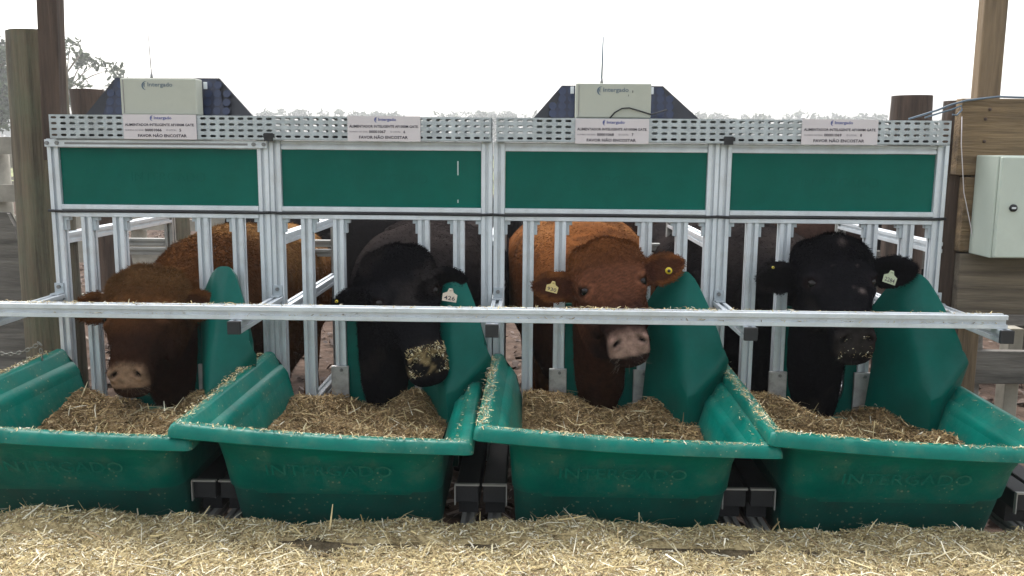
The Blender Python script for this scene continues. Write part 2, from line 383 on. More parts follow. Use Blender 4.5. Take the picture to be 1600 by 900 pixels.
def crescent(name, r, loc, m, parent):
    mb = MB(); n = 16; vs = []; fs = []
    for i in range(n+1):
        t = math.pi*.42 + math.pi*1.10*i/n; wd = math.sin(math.pi*i/n)
        vs += [(r*math.cos(t),0,r*math.sin(t)), ((r-.42*r*wd-.004*r)*math.cos(t),0,(r-.42*r*wd-.004*r)*math.sin(t))]
    fs = [(2*i,2*i+1,2*i+3,2*i+2) for i in range(n)]
    mb.add(vs, fs)
    rr = r*.50
    vs = []; 
    for i in range(n+1):
        t = math.pi*.5 + math.pi*.95*i/n; wd = math.sin(math.pi*i/n)
        vs += [(rr*math.cos(t),0,rr*math.sin(t)+r*.12), ((rr-.5*rr*wd-.01*rr)*math.cos(t),0,(rr-.5*rr*wd-.01*rr)*math.sin(t)+r*.12)]
    mb.add(vs, fs)
    return mb.build(name, m, parent, loc=loc)
GLAB = ['feeder gate under the plate numbered 5, with bolted strip along its top rail',
        'feeder gate under the plate numbered 6, white scratch on its green panel',
        'feeder gate under the plate numbered 7, holding the red brown cow with pink muzzle',
        'feeder gate under the plate numbered 8, next to the grey electrical box']
g0 = make_gate(); GATES = []
for i in range(4):
    g = g0 if i == 0 else copy_tree(g0)
    g.location = (GX[i],0,0); g['label'] = GLAB[i]; GATES.append(g)
g = GATES[0]
tp = MB().box(-.398,.398,-.0335,-.0215,1.450,1.4755).build('top_strip','alu',g,bevel=.001)
MB().box(-.325,.33,-.0350,-.0337,1.459,1.466).build('slot','bolt',tp)
for x in (-.388,-.352,.352,.388):
    MB().tube([(x,-.039,1.463),(x,-.034,1.463)], .007, 10).build('bolt','bolt',tp)
MB().box(.272,.276,-.0078,-.0062,1.36,1.41).box(.2725,.2755,-.0078,-.0062,1.262,1.273).build('scratch','white',GATES[1])
for i in (0,2):   # flat plate joining the two gates of one unit
    MB().box(.3983,.4017+.0,-.016,.016,.30,1.476).build('joint_strip','plate',GATES[i])
# ------------------------------------------------------------ lane dividers behind and arms in front
def make_divider(arm=True):
    d = thing('lane_divider','x','lane divider',group='lane dividers between the feeders')
    for z in (1.115,.84,.36):
        MB().profile((0,.022,z),(0,1.02,z),.04).build('side_rail','alu',d)
    MB().profile((0,1.042,.03),(0,1.042,1.30),.04).build('rear_upright','alu_dull',d)
    for z in (1.0,.955):
        MB().profile((-.27,1.042,z),(-.022,1.042,z),.034,).build('cross_rail','alu_dull',d)
    return d
DLAB = ['lane divider rails at the left end behind the gate numbered 5','lane divider rails between the curly brown cow and the black cow beside it',
        'lane divider rails in the middle gap of the feeder row','lane divider rails between the red brown cow and the rightmost black cow','lane divider rails at the right end beside the plank wall']
d0 = make_divider()
for i, x in enumerate((-1.60,-.80,0,.80,1.60)):
    d = d0 if i == 0 else copy_tree(d0)
    d.location = (x,0,0); d['label'] = DLAB[i]
def make_arm():
    d = thing('support_arm','x','support arm',group='arms carrying the front rail')
    MB().profile((0,-.022,.898),(0,-.505,.898),.04).build('arm','alu',d)
    MB().box(-.0205,.0205,-.518,-.5053,.8775,.9185).build('end_cap','rubber',d,bevel=.002)
    b = MB().box(-.017,.017,-.026,-.0215,.9185,.958).box(-.017,.017,-.062,-.0262,.9185,.923).build('angle_bracket','plate',d,bevel=.001)
    MB().tube([(0,-.032,.944),(0,-.026,.944)],.007,10).build('bolt','bolt',b)
    return d
a0 = make_arm()
ALAB = ['support arm at the left end, beside the round wooden post','support arm between the curly brown cow and the straw nosed black cow','support arm in the middle of the feeder row','support arm between the pink muzzled cow and the flecked black cow','support arm at the right end with its black cap below the rail end']
for i, x in enumerate((-1.585,-.782,.020,.815,1.592)):
    d = a0 if i == 0 else copy_tree(a0)
    d.location = (x,0,0); d['label'] = ALAB[i]
fr = MB().profile((-2.4,-.47,.942),(1.603,-.47,.9395),.0425,slot=.0075,dep=.014).build('front_rail','alu')
set_tag(fr,'long slotted aluminium rail crossing in front of all four cows','rail')
n = 1500
P = np.c_[RNG.uniform(-1.75,1.60,n), -.47+RNG.uniform(-.02,.02,n), np.full(n,.9635)+.003*RNG.random(n)]
P2 = np.c_[RNG.uniform(-1.75,1.60,260), np.full(260,-.4855)+RNG.uniform(-.002,.003,260), np.full(260,.9350)+.002*RNG.random(260)]
P = np.r_[P[(np.sin(P[:,0]*4)+RNG.normal(0,.8,n)) > -.3], P2]
set_tag(link('straw_crumbs', straw_mesh('straw_crumbs', P, .004,.030,.0012,.004,PAL_DRY,.4)), 'crumbs of straw lying along the front aluminium rail','straw',kind='stuff')

# ------------------------------------------------------------ cable trays
def perforated(x0, x1, z0, z1, y, cols, rows, sw_, sh, openf=None):
    mb = MB(); px = (x1-x0)/cols; pz = (z1-z0)/rows; c = sh*.45
    for j in range(rows):
        for i in range(cols):
            cx = x0+px*(i+.5); cz = z0+pz*(j+.5)
            TL=(cx-px/2,y,cz+pz/2);TR=(cx+px/2,y,cz+pz/2);BR=(cx+px/2,y,cz-pz/2);BL=(cx-px/2,y,cz-pz/2)
            if openf and not openf(cx,j):
                mb.add([TL,TR,BR,BL],[(0,1,2,3)]); continue
            h=[(-sw_/2+c,sh/2),(sw_/2-c,sh/2),(sw_/2,sh/2-c),(sw_/2,-sh/2+c),(sw_/2-c,-sh/2),(-sw_/2+c,-sh/2),(-sw_/2,-sh/2+c),(-sw_/2,sh/2-c)]
            hv=[(cx+a,y,cz+b) for a,b in h]
            mb.add([TL,TR,BR,BL]+hv, [(0,1,5,4),(1,6,5),(1,2,7,6),(2,8,7),(2,3,9,8),(3,10,9),(3,0,11,10),(0,4,11)])
    return mb
def make_tray(x0, x1, label):
    t = thing('cable_tray', label, 'cable tray', group='perforated cable trays')
    for y, nm in ((-.050,'front_side'),(.055,'back_side')):
        o = perforated(x0, x1, 1.481, 1.562, y, 47, 4, .0218, .0082, None if y < 0 else (lambda cx,j: j > 0 and any(a < cx < b for a, b in ((-.80,-.48),(-.30,-.02),(.0,.16),(.84,1.12),(1.38,1.6))))).build(nm,'galv',t)
        m_ = o.modifiers.new('w','WELD'); m_.merge_threshold = .0003
        m_ = o.modifiers.new('s','SOLIDIFY'); m_.thickness = .0016
    MB().box(x0,x1,-.0495,.0535,1.4785,1.4808).build('floor','galv',t)
    MB().box(x0,x1,-.0485,.0525,1.5605,1.5618).build('lid','galv',t)  # unseen cover, added to keep the inside of the tray dark
    return t
make_tray(-1.566,-.006,'perforated galvanised cable tray over the two left gates')
make_tray(.012,1.583,'perforated galvanised cable tray over the two right gates')
MB_cab = MB()
for x0, x1 in ((-1.5,-.03),(.05,1.55)):
    pts = [(x0+(x1-x0)*k/14, .0+.02*math.sin(k*1.7), 1.489+.004*math.sin(k*2.3)) for k in range(15)]
    o = MB().tube(pts, .0075, 8).build('power_cable','rubber',None,True)
    set_tag(o, 'black power cable lying inside the left cable tray' if x0 < 0 else 'black power cable lying inside the right cable tray','cable')

# black clips closing the tray joints
for x, lb in ((-.788,'black tape clip on the cable tray above the first gate joint'),(.822,'black tape clip on the cable tray above the last gate joint')):
    o = MB().box(x-.017,x+.015,-.0535,-.0512,1.4745,1.503).box(x-.019,x+.021,-.0550,-.0537,1.487,1.500).build('tape_clip','rubber'); set_tag(o,lb,'clip',group='tape clips')
# ------------------------------------------------------------ notice plates
SER = ['00001066','00001067','00001068','00001069']
for i,(px0,px1,zc) in enumerate(((193,307,0),(543,657,0),(899,1014,-.004),(1253,1372,0))):
    a_ = at(px0,200,-.056); b_ = at(px1,200,-.056); xc = (a_.x+b_.x)/2; w = b_.x-a_.x; z0 = 1.4785+zc; h = .0855
    sg = thing('notice_plate', ['pale notice plate below the control box with the thin whip antenna','pale notice plate on the left cable tray with no control box above it','pale notice plate below the control box with the looped black wire','pale notice plate nearest the electrical box and plank wall'][i], 'sign', (xc,-.056,z0), 'notice plates along the cable trays')
    MB().box(-w/2,w/2,-.0015,.0022,0,h).build('plate','sign',sg)
    y = -.0022
    text('lettering','Intergado',.062,(.012,y,.0725),'blue',sg,.0135,.022)
    crescent('logo',.0095,(-.024,y,.0725),'blue',sg)
    text('lettering','ALIMENTADOR INTELIGENTE AF1000M GATE.',w*.95,(0,y,.0500),'ink',sg,.0092,.024)
    text('lettering','NÚMERO DE SÉRIE:',w*.25,(-w*.345,y,.0318),'inkgrey',sg,.006)
    text('lettering',SER[i],w*.23,(-w*.09,y,.0318),'ink',sg,.0098,.026)
    text('lettering','ID LOCAL:',w*.14,(w*.16,y,.0318),'inkgrey',sg,.006)
    text('lettering',str(5+i),.0065,(w*.28,y,.0318),'ink',sg,.0098,.026)
    text('lettering','FAVOR NÃO ENCOSTAR',w*.67,(-.002 if i else .008,y,.0135),'ink',sg,.0125,.028)

# ------------------------------------------------------------ control boxes with solar panels
def control_box(pxl, pxr, ptop, base_l, base_r, label, top_l, top_r, ant, wire):
    a_ = at(pxl,160,-.01); b_ = at(pxr,160,-.01); xc = (a_.x+b_.x)/2; w = b_.x-a_.x
    zt = at((pxl+pxr)/2, ptop, -.01).z; z0 = 1.5645
    c = thing('control_box', label, 'control box', (xc,0,z0), 'control boxes on the cable trays')
    h = zt-z0
    k = MB().box(-w/2,w/2,-.035,.030,0,h).build('case','case',c,bevel=.004)
    MB().box(-w/2+.010,-w/2+.0115,-.0362,-.0352,.004,h-.006).build('seam','inkgrey',k)
    text('lettering','Intergado',.088,(.008,-.0358,h-.024),'slate',c,.019,.014)
    crescent('logo',.0150,(-.043,-.0358,h-.026),'slate',c)
    # solar panel and black backing leaning behind the case
    bl, br = at(base_l,182,.06).x-xc, at(base_r,182,.06).x-xc; tl, tr = at(top_l,126,.09).x-xc, at(top_r,126,.09).x-xc
    zt2 = at(800,ptop+2,.085).z - z0
    vs = [(bl,.05,-.004),(br,.05,-.004),(tr,.085,zt2),(tl,.085,zt2)]; vs += [(x,y+.012,z) for x,y,z in vs]
    MB().add(vs,[(0,1,2,3),(7,6,5,4),(0,4,5,1),(1,5,6,2),(2,6,7,3),(3,7,4,0)]).build('backing','black',c)
    sl_, sr_ = min(tl-.035,-w/2-.05), max(tr+.035,w/2+.05)
    sp_ = MB().add([(sl_,.0395,0),(sr_,.0395,0),(tr-.004,.072,zt2-.004),(tl+.004,.072,zt2-.004),(sl_,.0455,0),(sr_,.0455,0),(tr-.004,.078,zt2-.004),(tl+.004,.078,zt2-.004)],
        [(0,1,2,3),(7,6,5,4),(0,4,5,1),(1,5,6,2),(2,6,7,3),(3,7,4,0)]).build('solar_panel','solar',c)
    pitch = .034
    cme = None
    for ci in range(6):
        for ri in range(4):
            x = (-w/2-.010-pitch*2+pitch*ci) if ci < 3 else (w/2+.010+pitch*(ci-3)); z = .017+ri*(zt2-.012)/4; y = .0395+.0325*z/(zt2-.004)-.0012
            if x-.014 < bl+(tl-bl)*z/zt2 or x+.014 > br+(tr-br)*z/zt2: continue
            if cme is None:
                m0 = MB(); r_ = .0145
                m0.add([(r_*math.cos(t+math.pi/8),0,r_*math.sin(t+math.pi/8)) for t in np.linspace(0,2*math.pi,9)[:8]]+[(r_*math.cos(t+math.pi/8),-.0008,r_*math.sin(t+math.pi/8)) for t in np.linspace(0,2*math.pi,9)[:8]],
                    [tuple(range(7,-1,-1)),tuple(range(8,16))]+[(q,(q+1)%8,8+(q+1)%8,8+q) for q in range(8)])
                cme = m0.mesh('cell'); cme.materials.append(MT['cell'])
            o = link('cell', cme, sp_, loc=(x,y,z)); o.rotation_euler = (-.18,0,0)
    for sx in (-1,1):
        MB().box(sx*(w/2+.010)-.006, sx*(w/2+.010)+.006, .028,.036,h-.032,h-.008).build('clamp','alu',c,bevel=.001)
    if ant:
        ax = at(ant[0],ptop,0).x-xc
        MB().tube([(ax,0,h-.002),(ax,0,h+.018)],[.006,.004],10).build('antenna_base','bolt',c,True)
        MB().tube([(ax,0,h+.018),(ax+ant[2],0,at(ant[0],ant[1],0).z-z0)],[.0030,.0022] if ant[3] else [.0019,.0014],8).build('antenna','slate' if ant[3] else 'ink',c,True)
    if wire:
        pts = [(-.012,-.040,-.002),(.005,-.041,.018),(.03,-.043,.032),(.055,-.043,.034),(.085,-.042,.026),(w/2+.002,-.039,.012),(w/2+.06,.0,.03)]
        MB().tube(pts,.0025,8).build('wire','rubber',c,True)
        MB().box(.065,.0675,-.0358,-.0352,h-.032,h-.024).box(.051,.0525,-.0358,-.0352,h-.044,h-.038).build('stain','ink',k)
    return c
control_box(194,311,123,134,398,'beige control box with thin whip antenna on the left cable tray',182,343,(237,55,-.004,False),False)
control_box(899,1016,131,832,1094,'beige control box with thick rod antenna and looped black wire',878,1036,(940,57,.002,True),True)

# ------------------------------------------------------------ troughs
def trough_mesh():
    xl, xr, yf, yb, rc = -.418, .418, -.905, -.055, .016
    def pt(i, os_, of_):      # i-th plan point of the U-shaped wall, inset by os_ at the sides and of_ at the front
        X0, X1, Y0 = xl+os_, xr-os_, yf+of_; r = rc if os_ < .06 else rc+.045
        if i < 13: t = i/12; return (X0+.012*(1-t), yb+(Y0+r-yb)*t)
        i -= 12
        if i < 7: t = math.pi/2*i/6; return (X0+r-r*math.cos(t), Y0+r-r*math.sin(t))
        i -= 6
        if i < 24: return (X0+r+(X1-X0-2*r)*i/24, Y0)
        i -= 24
        if i < 7: t = math.pi/2*i/6; return (X1-r+r*math.sin(t), Y0+r-r*math.cos(t))
        i -= 6
        t = i/12; return (X1-.012*t, Y0+r+(yb-Y0-r)*t)
    N = 13+6+24+6+12
    # (side inset, front inset, z)
    sec = [(.122,.255,.275),(.112,.215,.34),(.106,.165,.462),(.102,.152,.474),(.098,.118,.56),(.092,.082,.622),(.070,.050,.646),(.006,.006,.650),(.0,.001,.653),(.001,.003,.668),(.006,.010,.681),(.014,.020,.6865),(.034,.038,.687),(.044,.050,.680),(.072,.072,.628),(.092,.088,.614),(.118,.130,.53),(.136,.170,.45),(.150,.28,.36)]
    vs = []; fs = []; m = len(sec)
    for i in range(N):
        for (os_,of_,z) in sec:
            x, y = pt(i,os_,of_)
            k = min(max((z-.56)/.10,0),1)
            zz = z + k*(-.021*(x/.418)) - (k*.010*math.sin(math.pi*(x+.418)/.836) if 18 <= i <= 42 else 0)
            if i < 13 or i > 48: zz += k*.012*max(0,(y+.75)/.7)
            vs.append((x,y,zz))
    for i in range(N-1):
        for j in range(m-1):
            fs.append((i*m+j,i*m+j+1,(i+1)*m+j+1,(i+1)*m+j))
    fs.append(tuple(range(m))); fs.append(tuple((N-1)*m+j for j in range(m-1,-1,-1)))
    return vs, fs, m, N
def make_trough():
    t = thing('feed_trough','x','feed trough',group='green feed troughs')
    vs, fs, m, N = trough_mesh()
    body = MB(); body.v = vs; body.f = fs
    o = body.build('shell','trough',t,True)
    # lower band, its down-facing shade painted in, gets its own material slot
    o.data.materials.append(MT['trough_shade'])
    for p in o.data.polygons:
        if all(vs[q][2] < .475 for q in p.vertices) and len(p.vertices) == 4 and all((q % m) <= 2 for q in p.vertices): p.material_index = 1
    es = o.modifiers.new('e','EDGE_SPLIT'); es.split_angle = R(50)
    MB().box(-.29,.29,-.64,-.06,.27,.30).build('floor','trough_shade',t)
    MB().box(-.31,.31,-.085,-.045,.301,.505).build('back_wall','trough',t,bevel=.006)
    text('embossed_lettering','INTERGADO',.36,(.0,-.799,.545),'trough',t,.04,extr=.0006).rotation_euler = (.42,0,0)
    return t
t0 = make_trough()
TLAB = ['green feed trough at the left edge, in front of the curly brown cow','green feed trough below the black cow with the straw covered nose','green feed trough below the red brown cow with pink muzzle','green feed trough at the right edge, below the black cow with white flecks']
for i in range(4):
    t = t0 if i == 0 else copy_tree(t0)
    t.location = (GX[i]+(0,-.03,.005,.0)[i],0,(0,.0,.003,.0)[i]); t['label'] = TLAB[i]
def feed_h(x, y, k):
    h = .532 + .014*np.sin(x*9+k)+.012*np.sin(y*13+k*2+x*6)+.008*np.sin(x*31+y*23)
    h += .050*np.exp(-((x+.24)/.15)**2)*np.exp(-((y+.14)/.13)**2) + .045*np.exp(-((x-.17)/.08)**2)*np.exp(-((y+.17)/.12)**2)
    h -= .045*np.exp(-(x/.10)**2)*np.exp(-((y+.10)/.10)**2)
    h += .035*np.exp(-((x-.27)/.06)**2)*np.exp(-((y+.45)/.10)**2)
    return h
FL = ['chopped brown feed in the leftmost trough','chopped brown feed under the straw covered nose','chopped brown feed heaped below the pink muzzle','chopped brown feed in the rightmost trough']
for k in range(4):
    nx, ny = 70, 60
    xs = np.linspace(-.292,.292,nx+1); ys = np.linspace(-.755,-.04,ny+1); X, Y = np.meshgrid(xs,ys)
    Z = feed_h(X,Y,k)+RNG.normal(0,.003,X.shape)
    i = np.arange(nx*ny); a = (i//nx)*(nx+1)+i%nx
    V1 = np.c_[X.ravel(),Y.ravel(),Z.ravel()]
    fp = thing('feed_pile', FL[k], 'feed', (GX[k]+(0,-.03,.005,0)[k],0,0), 'feed in the troughs'); fp['kind'] = 'stuff'
    o = link('feed_bed', arrays('feed_bed', V1, np.c_[a,a+1,a+nx+2,a+nx+1],'feedbase',smooth=True), fp); o['kind'] = 'stuff'
    n = 11500; P = np.c_[RNG.uniform(-.285,.285,n), RNG.uniform(-.735,-.045,n)]
    P = np.c_[P, feed_h(P[:,0],P[:,1],k)+.002+.010*RNG.random(n)]
    o = link('feed_chop', straw_mesh('feed_chop',P,.006,.040,.0016,.0055,PAL_FEED,.6,stick=.05), fp); o['kind'] = 'stuff'
    n = 150; P = np.c_[RNG.uniform(-.26,.26,n), RNG.uniform(-.6,-.06,n)]
    P = np.c_[P, feed_h(P[:,0],P[:,1],k)+.008+.008*RNG.random(n)]
    o = link('feed_stalks', straw_mesh('feed_stalks',P,.04,.12,.002,.006,PAL_DRY,.4,stick=.15), fp); o['kind'] = 'stuff'
# dust and straw on the rims
PP = []
for k in range(4):
    cx = GX[k]+(0,-.03,.005,0)[k]
    n = 420; x = RNG.uniform(-.40,.40,n); PP.append(np.c_[cx+x, np.full(n,-.882)+RNG.normal(0,.007,n), .691-.021*x/.418-.010*np.sin(np.pi*(x+.418)/.836)])
    n = 700; y = -.10-.78*RNG.random(n); PP.append(np.c_[cx-.396+RNG.normal(0,.010,n), y, .7105+.012*np.clip((y+.75)/.7,0,1)+.002*RNG.random(n)])
    n = 120; y = -.10-.78*RNG.random(n); PP.append(np.c_[cx+.372+RNG.normal(0,.008,n), y, .655+.02*RNG.random(n)])
set_tag(link('rim_straw', straw_mesh('rim_straw',np.concatenate(PP),.003,.022,.001,.0035,PAL_DRY,.5,stick=.05)),'straw dust caught on the rims of the troughs','straw',kind='stuff')

# ------------------------------------------------------------ weighing bases in the gaps between troughs
def make_base():
    b = thing('weighing_base','x','weighing base',group='weighing bases between the troughs')
    for s in (-1,1):
        MB().profile((s*.040,-.80,.325),(s*.040,-.05,.325),.040,slot=.006).build('base_rail','alu_dull',b)
        k = MB().box(s*.041-.034,s*.041+.034,-.66,-.06,.400,.455).build('load_cell','rubber',b,bevel=.004)
        x0 = s*.041
        MB().box(x0-.037,x0+.037,-.668,-.655,.4555,.4605).box(x0+s*.0345,x0+s*.038,-.668,-.655,.395,.4555).build('bracket','alu_dull',k)
        MB().box(x0-.03,x0+.03,-.60,-.08,.345,.3995).build('foot','rubber',b)
    return b
b0 = make_base()
for i, (x, lb) in enumerate(((-.80,'black weighing base in the gap left of the second trough'),(-.005,'black weighing base in the middle gap between troughs'),(.795,'black weighing base in the gap left of the rightmost trough'),(1.66,'black weighing base at the right end beyond the last trough'))):
    b = b0 if i == 0 else copy_tree(b0)
    b.location = (x,0,0); b['label'] = lb

# ------------------------------------------------------------ timber
def log(name, px, ptop, Y, r, label, zb=0, lean=0, m='wood', cat='post'):
    p = at(px,ptop,Y); n = 22; rs = []
    for i in range(14):
        z = zb+(p.z-zb)*i/13; ring = []
        for k in range(n):
            t = 2*math.pi*k/n; rr = r*(1+.03*math.sin(3*t+z*3)+.02*math.sin(7*t+z*1.3)+.015*random.uniform(-1,1))*(1.06-.06*i/13)
            if i == 13: rr *= .97
            ring.append((p.x-lean*(p.z-z)+rr*math.cos(t), Y+rr*math.sin(t), z))
        rs.append(ring)
    o = MB().rings(rs).build(name,m,None,True)
    e = o.modifiers.new('e','EDGE_SPLIT'); e.split_angle = R(50)
    return set_tag(o,label,cat)
log('round_post',54,50,.16,.100,'thick round mossy timber post left of the feeder row')
log('round_post',136,140,1.9,.093,'round brown post standing behind the gate numbered 5',lean=-.10,m='wood_dark')
log('round_post',1426,150,1.9,.110,'cut round post rising behind the right cable tray',m='wood_dark')
log('round_post',276,330,4.2,.10,'pale round fence post farther back behind the curly brown cow')
log('round_post',1380,335,4.5,.07,'slim pale post in the fence behind the rightmost black cow',m='palewood')
log('round_post',1500,158,.085,.055,'rough dark post at the left end of the plank wall',m='wood_dark')
# dark squared timber in front of the left round post
a_ = at(60,0,.0); b_ = at(97,250,.0)
o = MB().add([(at(58,-60,.02).x,.0,at(58,-60,.02).z),(at(91,-60,.02).x,.0,at(91,-60,.02).z),(b_.x-.004,.0,b_.z),(b_.x-.070,.0,b_.z)]+
             [(at(58,-60,.02).x,.055,at(58,-60,.02).z),(at(91,-60,.02).x,.055,at(91,-60,.02).z),(b_.x-.004,.055,b_.z),(b_.x-.070,.055,b_.z)],
             [(0,3,2,1),(4,5,6,7),(0,1,5,4),(1,2,6,5),(2,3,7,6),(3,0,4,7)]).build('squared_timber','wood_dark',None,bevel=.004)
set_tag(o,'dark squared timber fixed to the left round post, rising out of view','timber')
# weathered boards left
lb = thing('board_fence','weathered grey upright boards left of the mossy round post','fence',(at(0,420,.3).x,.3,0))
x_ = 0
for k, (w, h, m) in enumerate(((.085,1.185,'greywood'),(.13,1.13,'greywood'),(.12,1.2,'greywood'))):
    x1 = at(30,420,.3).x-lb.location.x - x_; x0 = x1-w
    MB().extrude([(x0,.0),(x1,.0),(x1,h-.10),(x1-.02,h-.03),(x1-.05,h),(x0,h)],(0,0,0),(0,.03,0),(0,0,1)) if False else None
    poly = [(x0,.0),(x1,.0),(x1,h-.12),(x1-.012,h-.05),(x1-.035,h),(x0,h)]
    nn = 6
    MB().add([(x,0,z) for x,z in poly]+[(x,.03,z) for x,z in poly],[tuple(range(nn)),tuple(range(2*nn-1,nn-1,-1))]+[(i,(i+1)%nn,nn+(i+1)%nn,nn+i) for i in range(nn)]).build('board',m,lb,bevel=.003)
    x_ += w+.006
MB().box(.075,.10,.01,.05,0,.95).build('batten','plank_v',lb)
# plank wall right
wx0 = at(1492,300,-.02).x; wx1 = 3.2
pw = thing('plank_wall','sawn plank wall right of the feeder row behind the electrical box','wall',(wx0,-.02,0))
for k,(y0,y1) in enumerate(((154,274),(277,394),(397,492))):
    z1 = at(1550,y0,-.02).z; z0 = at(1550,y1,-.02).z; dx = (0,.035,.042)[k]
    MB().box(dx,wx1-wx0,.0+(.004*k),.05,z0,z1).build('plank',('plank','plank','plank_grey')[k],pw,bevel=.004)
for (x,y) in ((1547,171),(1540,186),(1538,221)):
    q = at(x,y,-.021); MB().ball((q.x-wx0,-.001,q.z),.006).build('knot','wood_dark',pw)
q1 = at(1534,0,.09); q2 = at(1572,0,.09)
xq = at(1531,100,.05).x
o = MB().box(xq,xq+.082,.05,.10,0,2.6).build('squared_post','plank_v',None,bevel=.004)
o.rotation_euler = (0,.0,0); set_tag(o,'upright squared post rising behind the top plank at right','post')
gp = MB().box(at(1502,570,.12).x,3.2,.10,.14,at(1550,600,.1).z,at(1550,549,.1).z).build('grey_rail','greywood',None,bevel=.004)
set_tag(gp,'low weathered grey rail below the plank wall','rail')
log('round_post',1516,520,.16,.045,'short grey post stub above the low grey rail',m='greywood')
o = MB().box(at(1570,560,.22).x,at(1592,560,.22).x,.2,.27,0,at(1580,512,.22).z).build('squared_post','palewood',None,bevel=.004); set_tag(o,'pale yellowish square post behind the low grey rail','post')
# electrical box
bx0 = at(1562,300,-.20).x; zt = at(1570,243,-.2).z; zb = at(1570,405,-.2).z; bx1 = bx0+.40
eb = thing('electrical_box','pale grey steel electrical box with round black lock','electrical box',(bx0,-.0215,zb))
h = zt-zb
MB().box(0,.40,-.15,0,0,h).build('case','box',eb,bevel=.004)
dr = MB().box(.004,.396,-.172,-.1525,.004,h-.004).build('door','box',eb,bevel=.004)
q = at(1583,325,-.195)
lx, lz = q.x-bx0, q.z-zb
MB().tube([(lx,-.178,lz),(lx,-.170,lz)],.0125,20).build('lock','rubber',dr,True)
MB().box(lx-.007,lx+.007,-.1800,-.1782,lz-.003,lz+.003).build('keyhole','alu',dr)
# cables at right
def cable(pts, r, label, m='slate'):
    o = MB().tube(pts, r, 8).build('cable',m,None,True); return set_tag(o,label,'cable')
cable([at(1420,186,.0),at(1440,180,.0),at(1465,172,-.02),at(1485,164,-.04),at(1510,157,-.03),at(1560,151,-.01),at(1640,154,-.01)],.0035,'blue grey cable running from the tray to the top of the plank wall')
cable([at(1445,184,.0),at(1470,176,-.03),at(1488,171,-.045),at(1502,165,-.04),at(1503,172,-.045),at(1495,180,-.05),at(1488,179,-.05)],.003,'short looped cable end at the right end of the tray')
cable([at(1503,182,-.05),at(1502,225,-.05),at(1506,300,-.04),at(1516,350,-.04),at(1522,385,-.04),at(1530,396,-.06)],.0016,'thin pale wire hanging down beside the electrical box','sign')
# chain at left
ch = thing('chain','rusty steel chain hanging across the left trough','chain',at(0,553,-.2))
q0 = at(-10,551,-.2); q1 = at(62,537,-.2); q2 = at(66,560,-.2); org = Vector(at(0,553,-.2))
pts = []
for k in range(12):
    t = k/11; p = q0.lerp(q1,t); p.z -= .018*math.sin(math.pi*t); pts.append(p)
pts += [q1.lerp(q2,t) for t in (.5,1,1.5)]
lm = None
for k, p in enumerate(pts):
    nxt = pts[min(k+1,len(pts)-1)]-pts[max(k-1,0)]
    if lm is None:
        m0 = MB(); m0.tube([(.0095*math.cos(t),0,.0055*math.sin(t)) for t in np.linspace(0,2*math.pi,15)],.0018,6,False); lm = m0.mesh('link'); lm.materials.append(MT['chain'])
    o = link('link',lm,ch,True,loc=p-org); o.rotation_euler = (R(90)*(k%2)*.9, -math.atan2(nxt.z,nxt.x), 0)

# ------------------------------------------------------------ far fences
def fence(x0, x1, y0, y1, n, rails, label, m='palewood', h=1.35, t=.11):
    f = thing('rail_fence',label,'fence',(x0,y0,0))
    d = Vector((x1-x0,y1-y0,0)); L_ = d.length; u = d.normalized(); nrm = Vector((-u.y,u.x,0))
    pm = None
    for i in range(n+1):
        p = d*i/n
        if pm is None:
            m0 = MB(); m0.tube([(0,0,0),(0,0,h*.5),(0,0,h)],[.08,.075,.07],10); pm = m0.mesh('post'); pm.materials.append(MT[m])
        link('post',pm,f,True,loc=p)
    for z in rails:
        mb = MB(); mb.extrude([(-.02,-t/2),(.02,-t/2),(.02,t/2),(-.02,t/2)],nrm*-.09+Vector((0,0,z)),d+nrm*-.09+Vector((0,0,z+random.uniform(-.02,.02)))); mb.build('rail',m,f)
    return f
fence(-9,-2.0,6.6,5.2,4,(.35,.7,1.05,1.32),'pale rail fence behind the curly brown cow',h=1.45)
fence(-6.2,-1.95,2.5,2.7,3,(.42,.78,1.14,1.44),'weathered rail fence close behind the mossy round post',m='palewood',h=1.5)
fence(1.95,6.2,2.6,2.5,3,(.42,.78,1.14),'weathered rail fence close behind the plank wall',m='greywood',h=1.3)
fence(2.1,8,5.6,7.5,3,(.35,.7,1.05,1.32),'pale rail fence behind the rightmost black cow',h=1.45)
fence(-30,30,26,28,20,(.4,.8,1.2),'long far fence across the back of the pen',h=1.35)

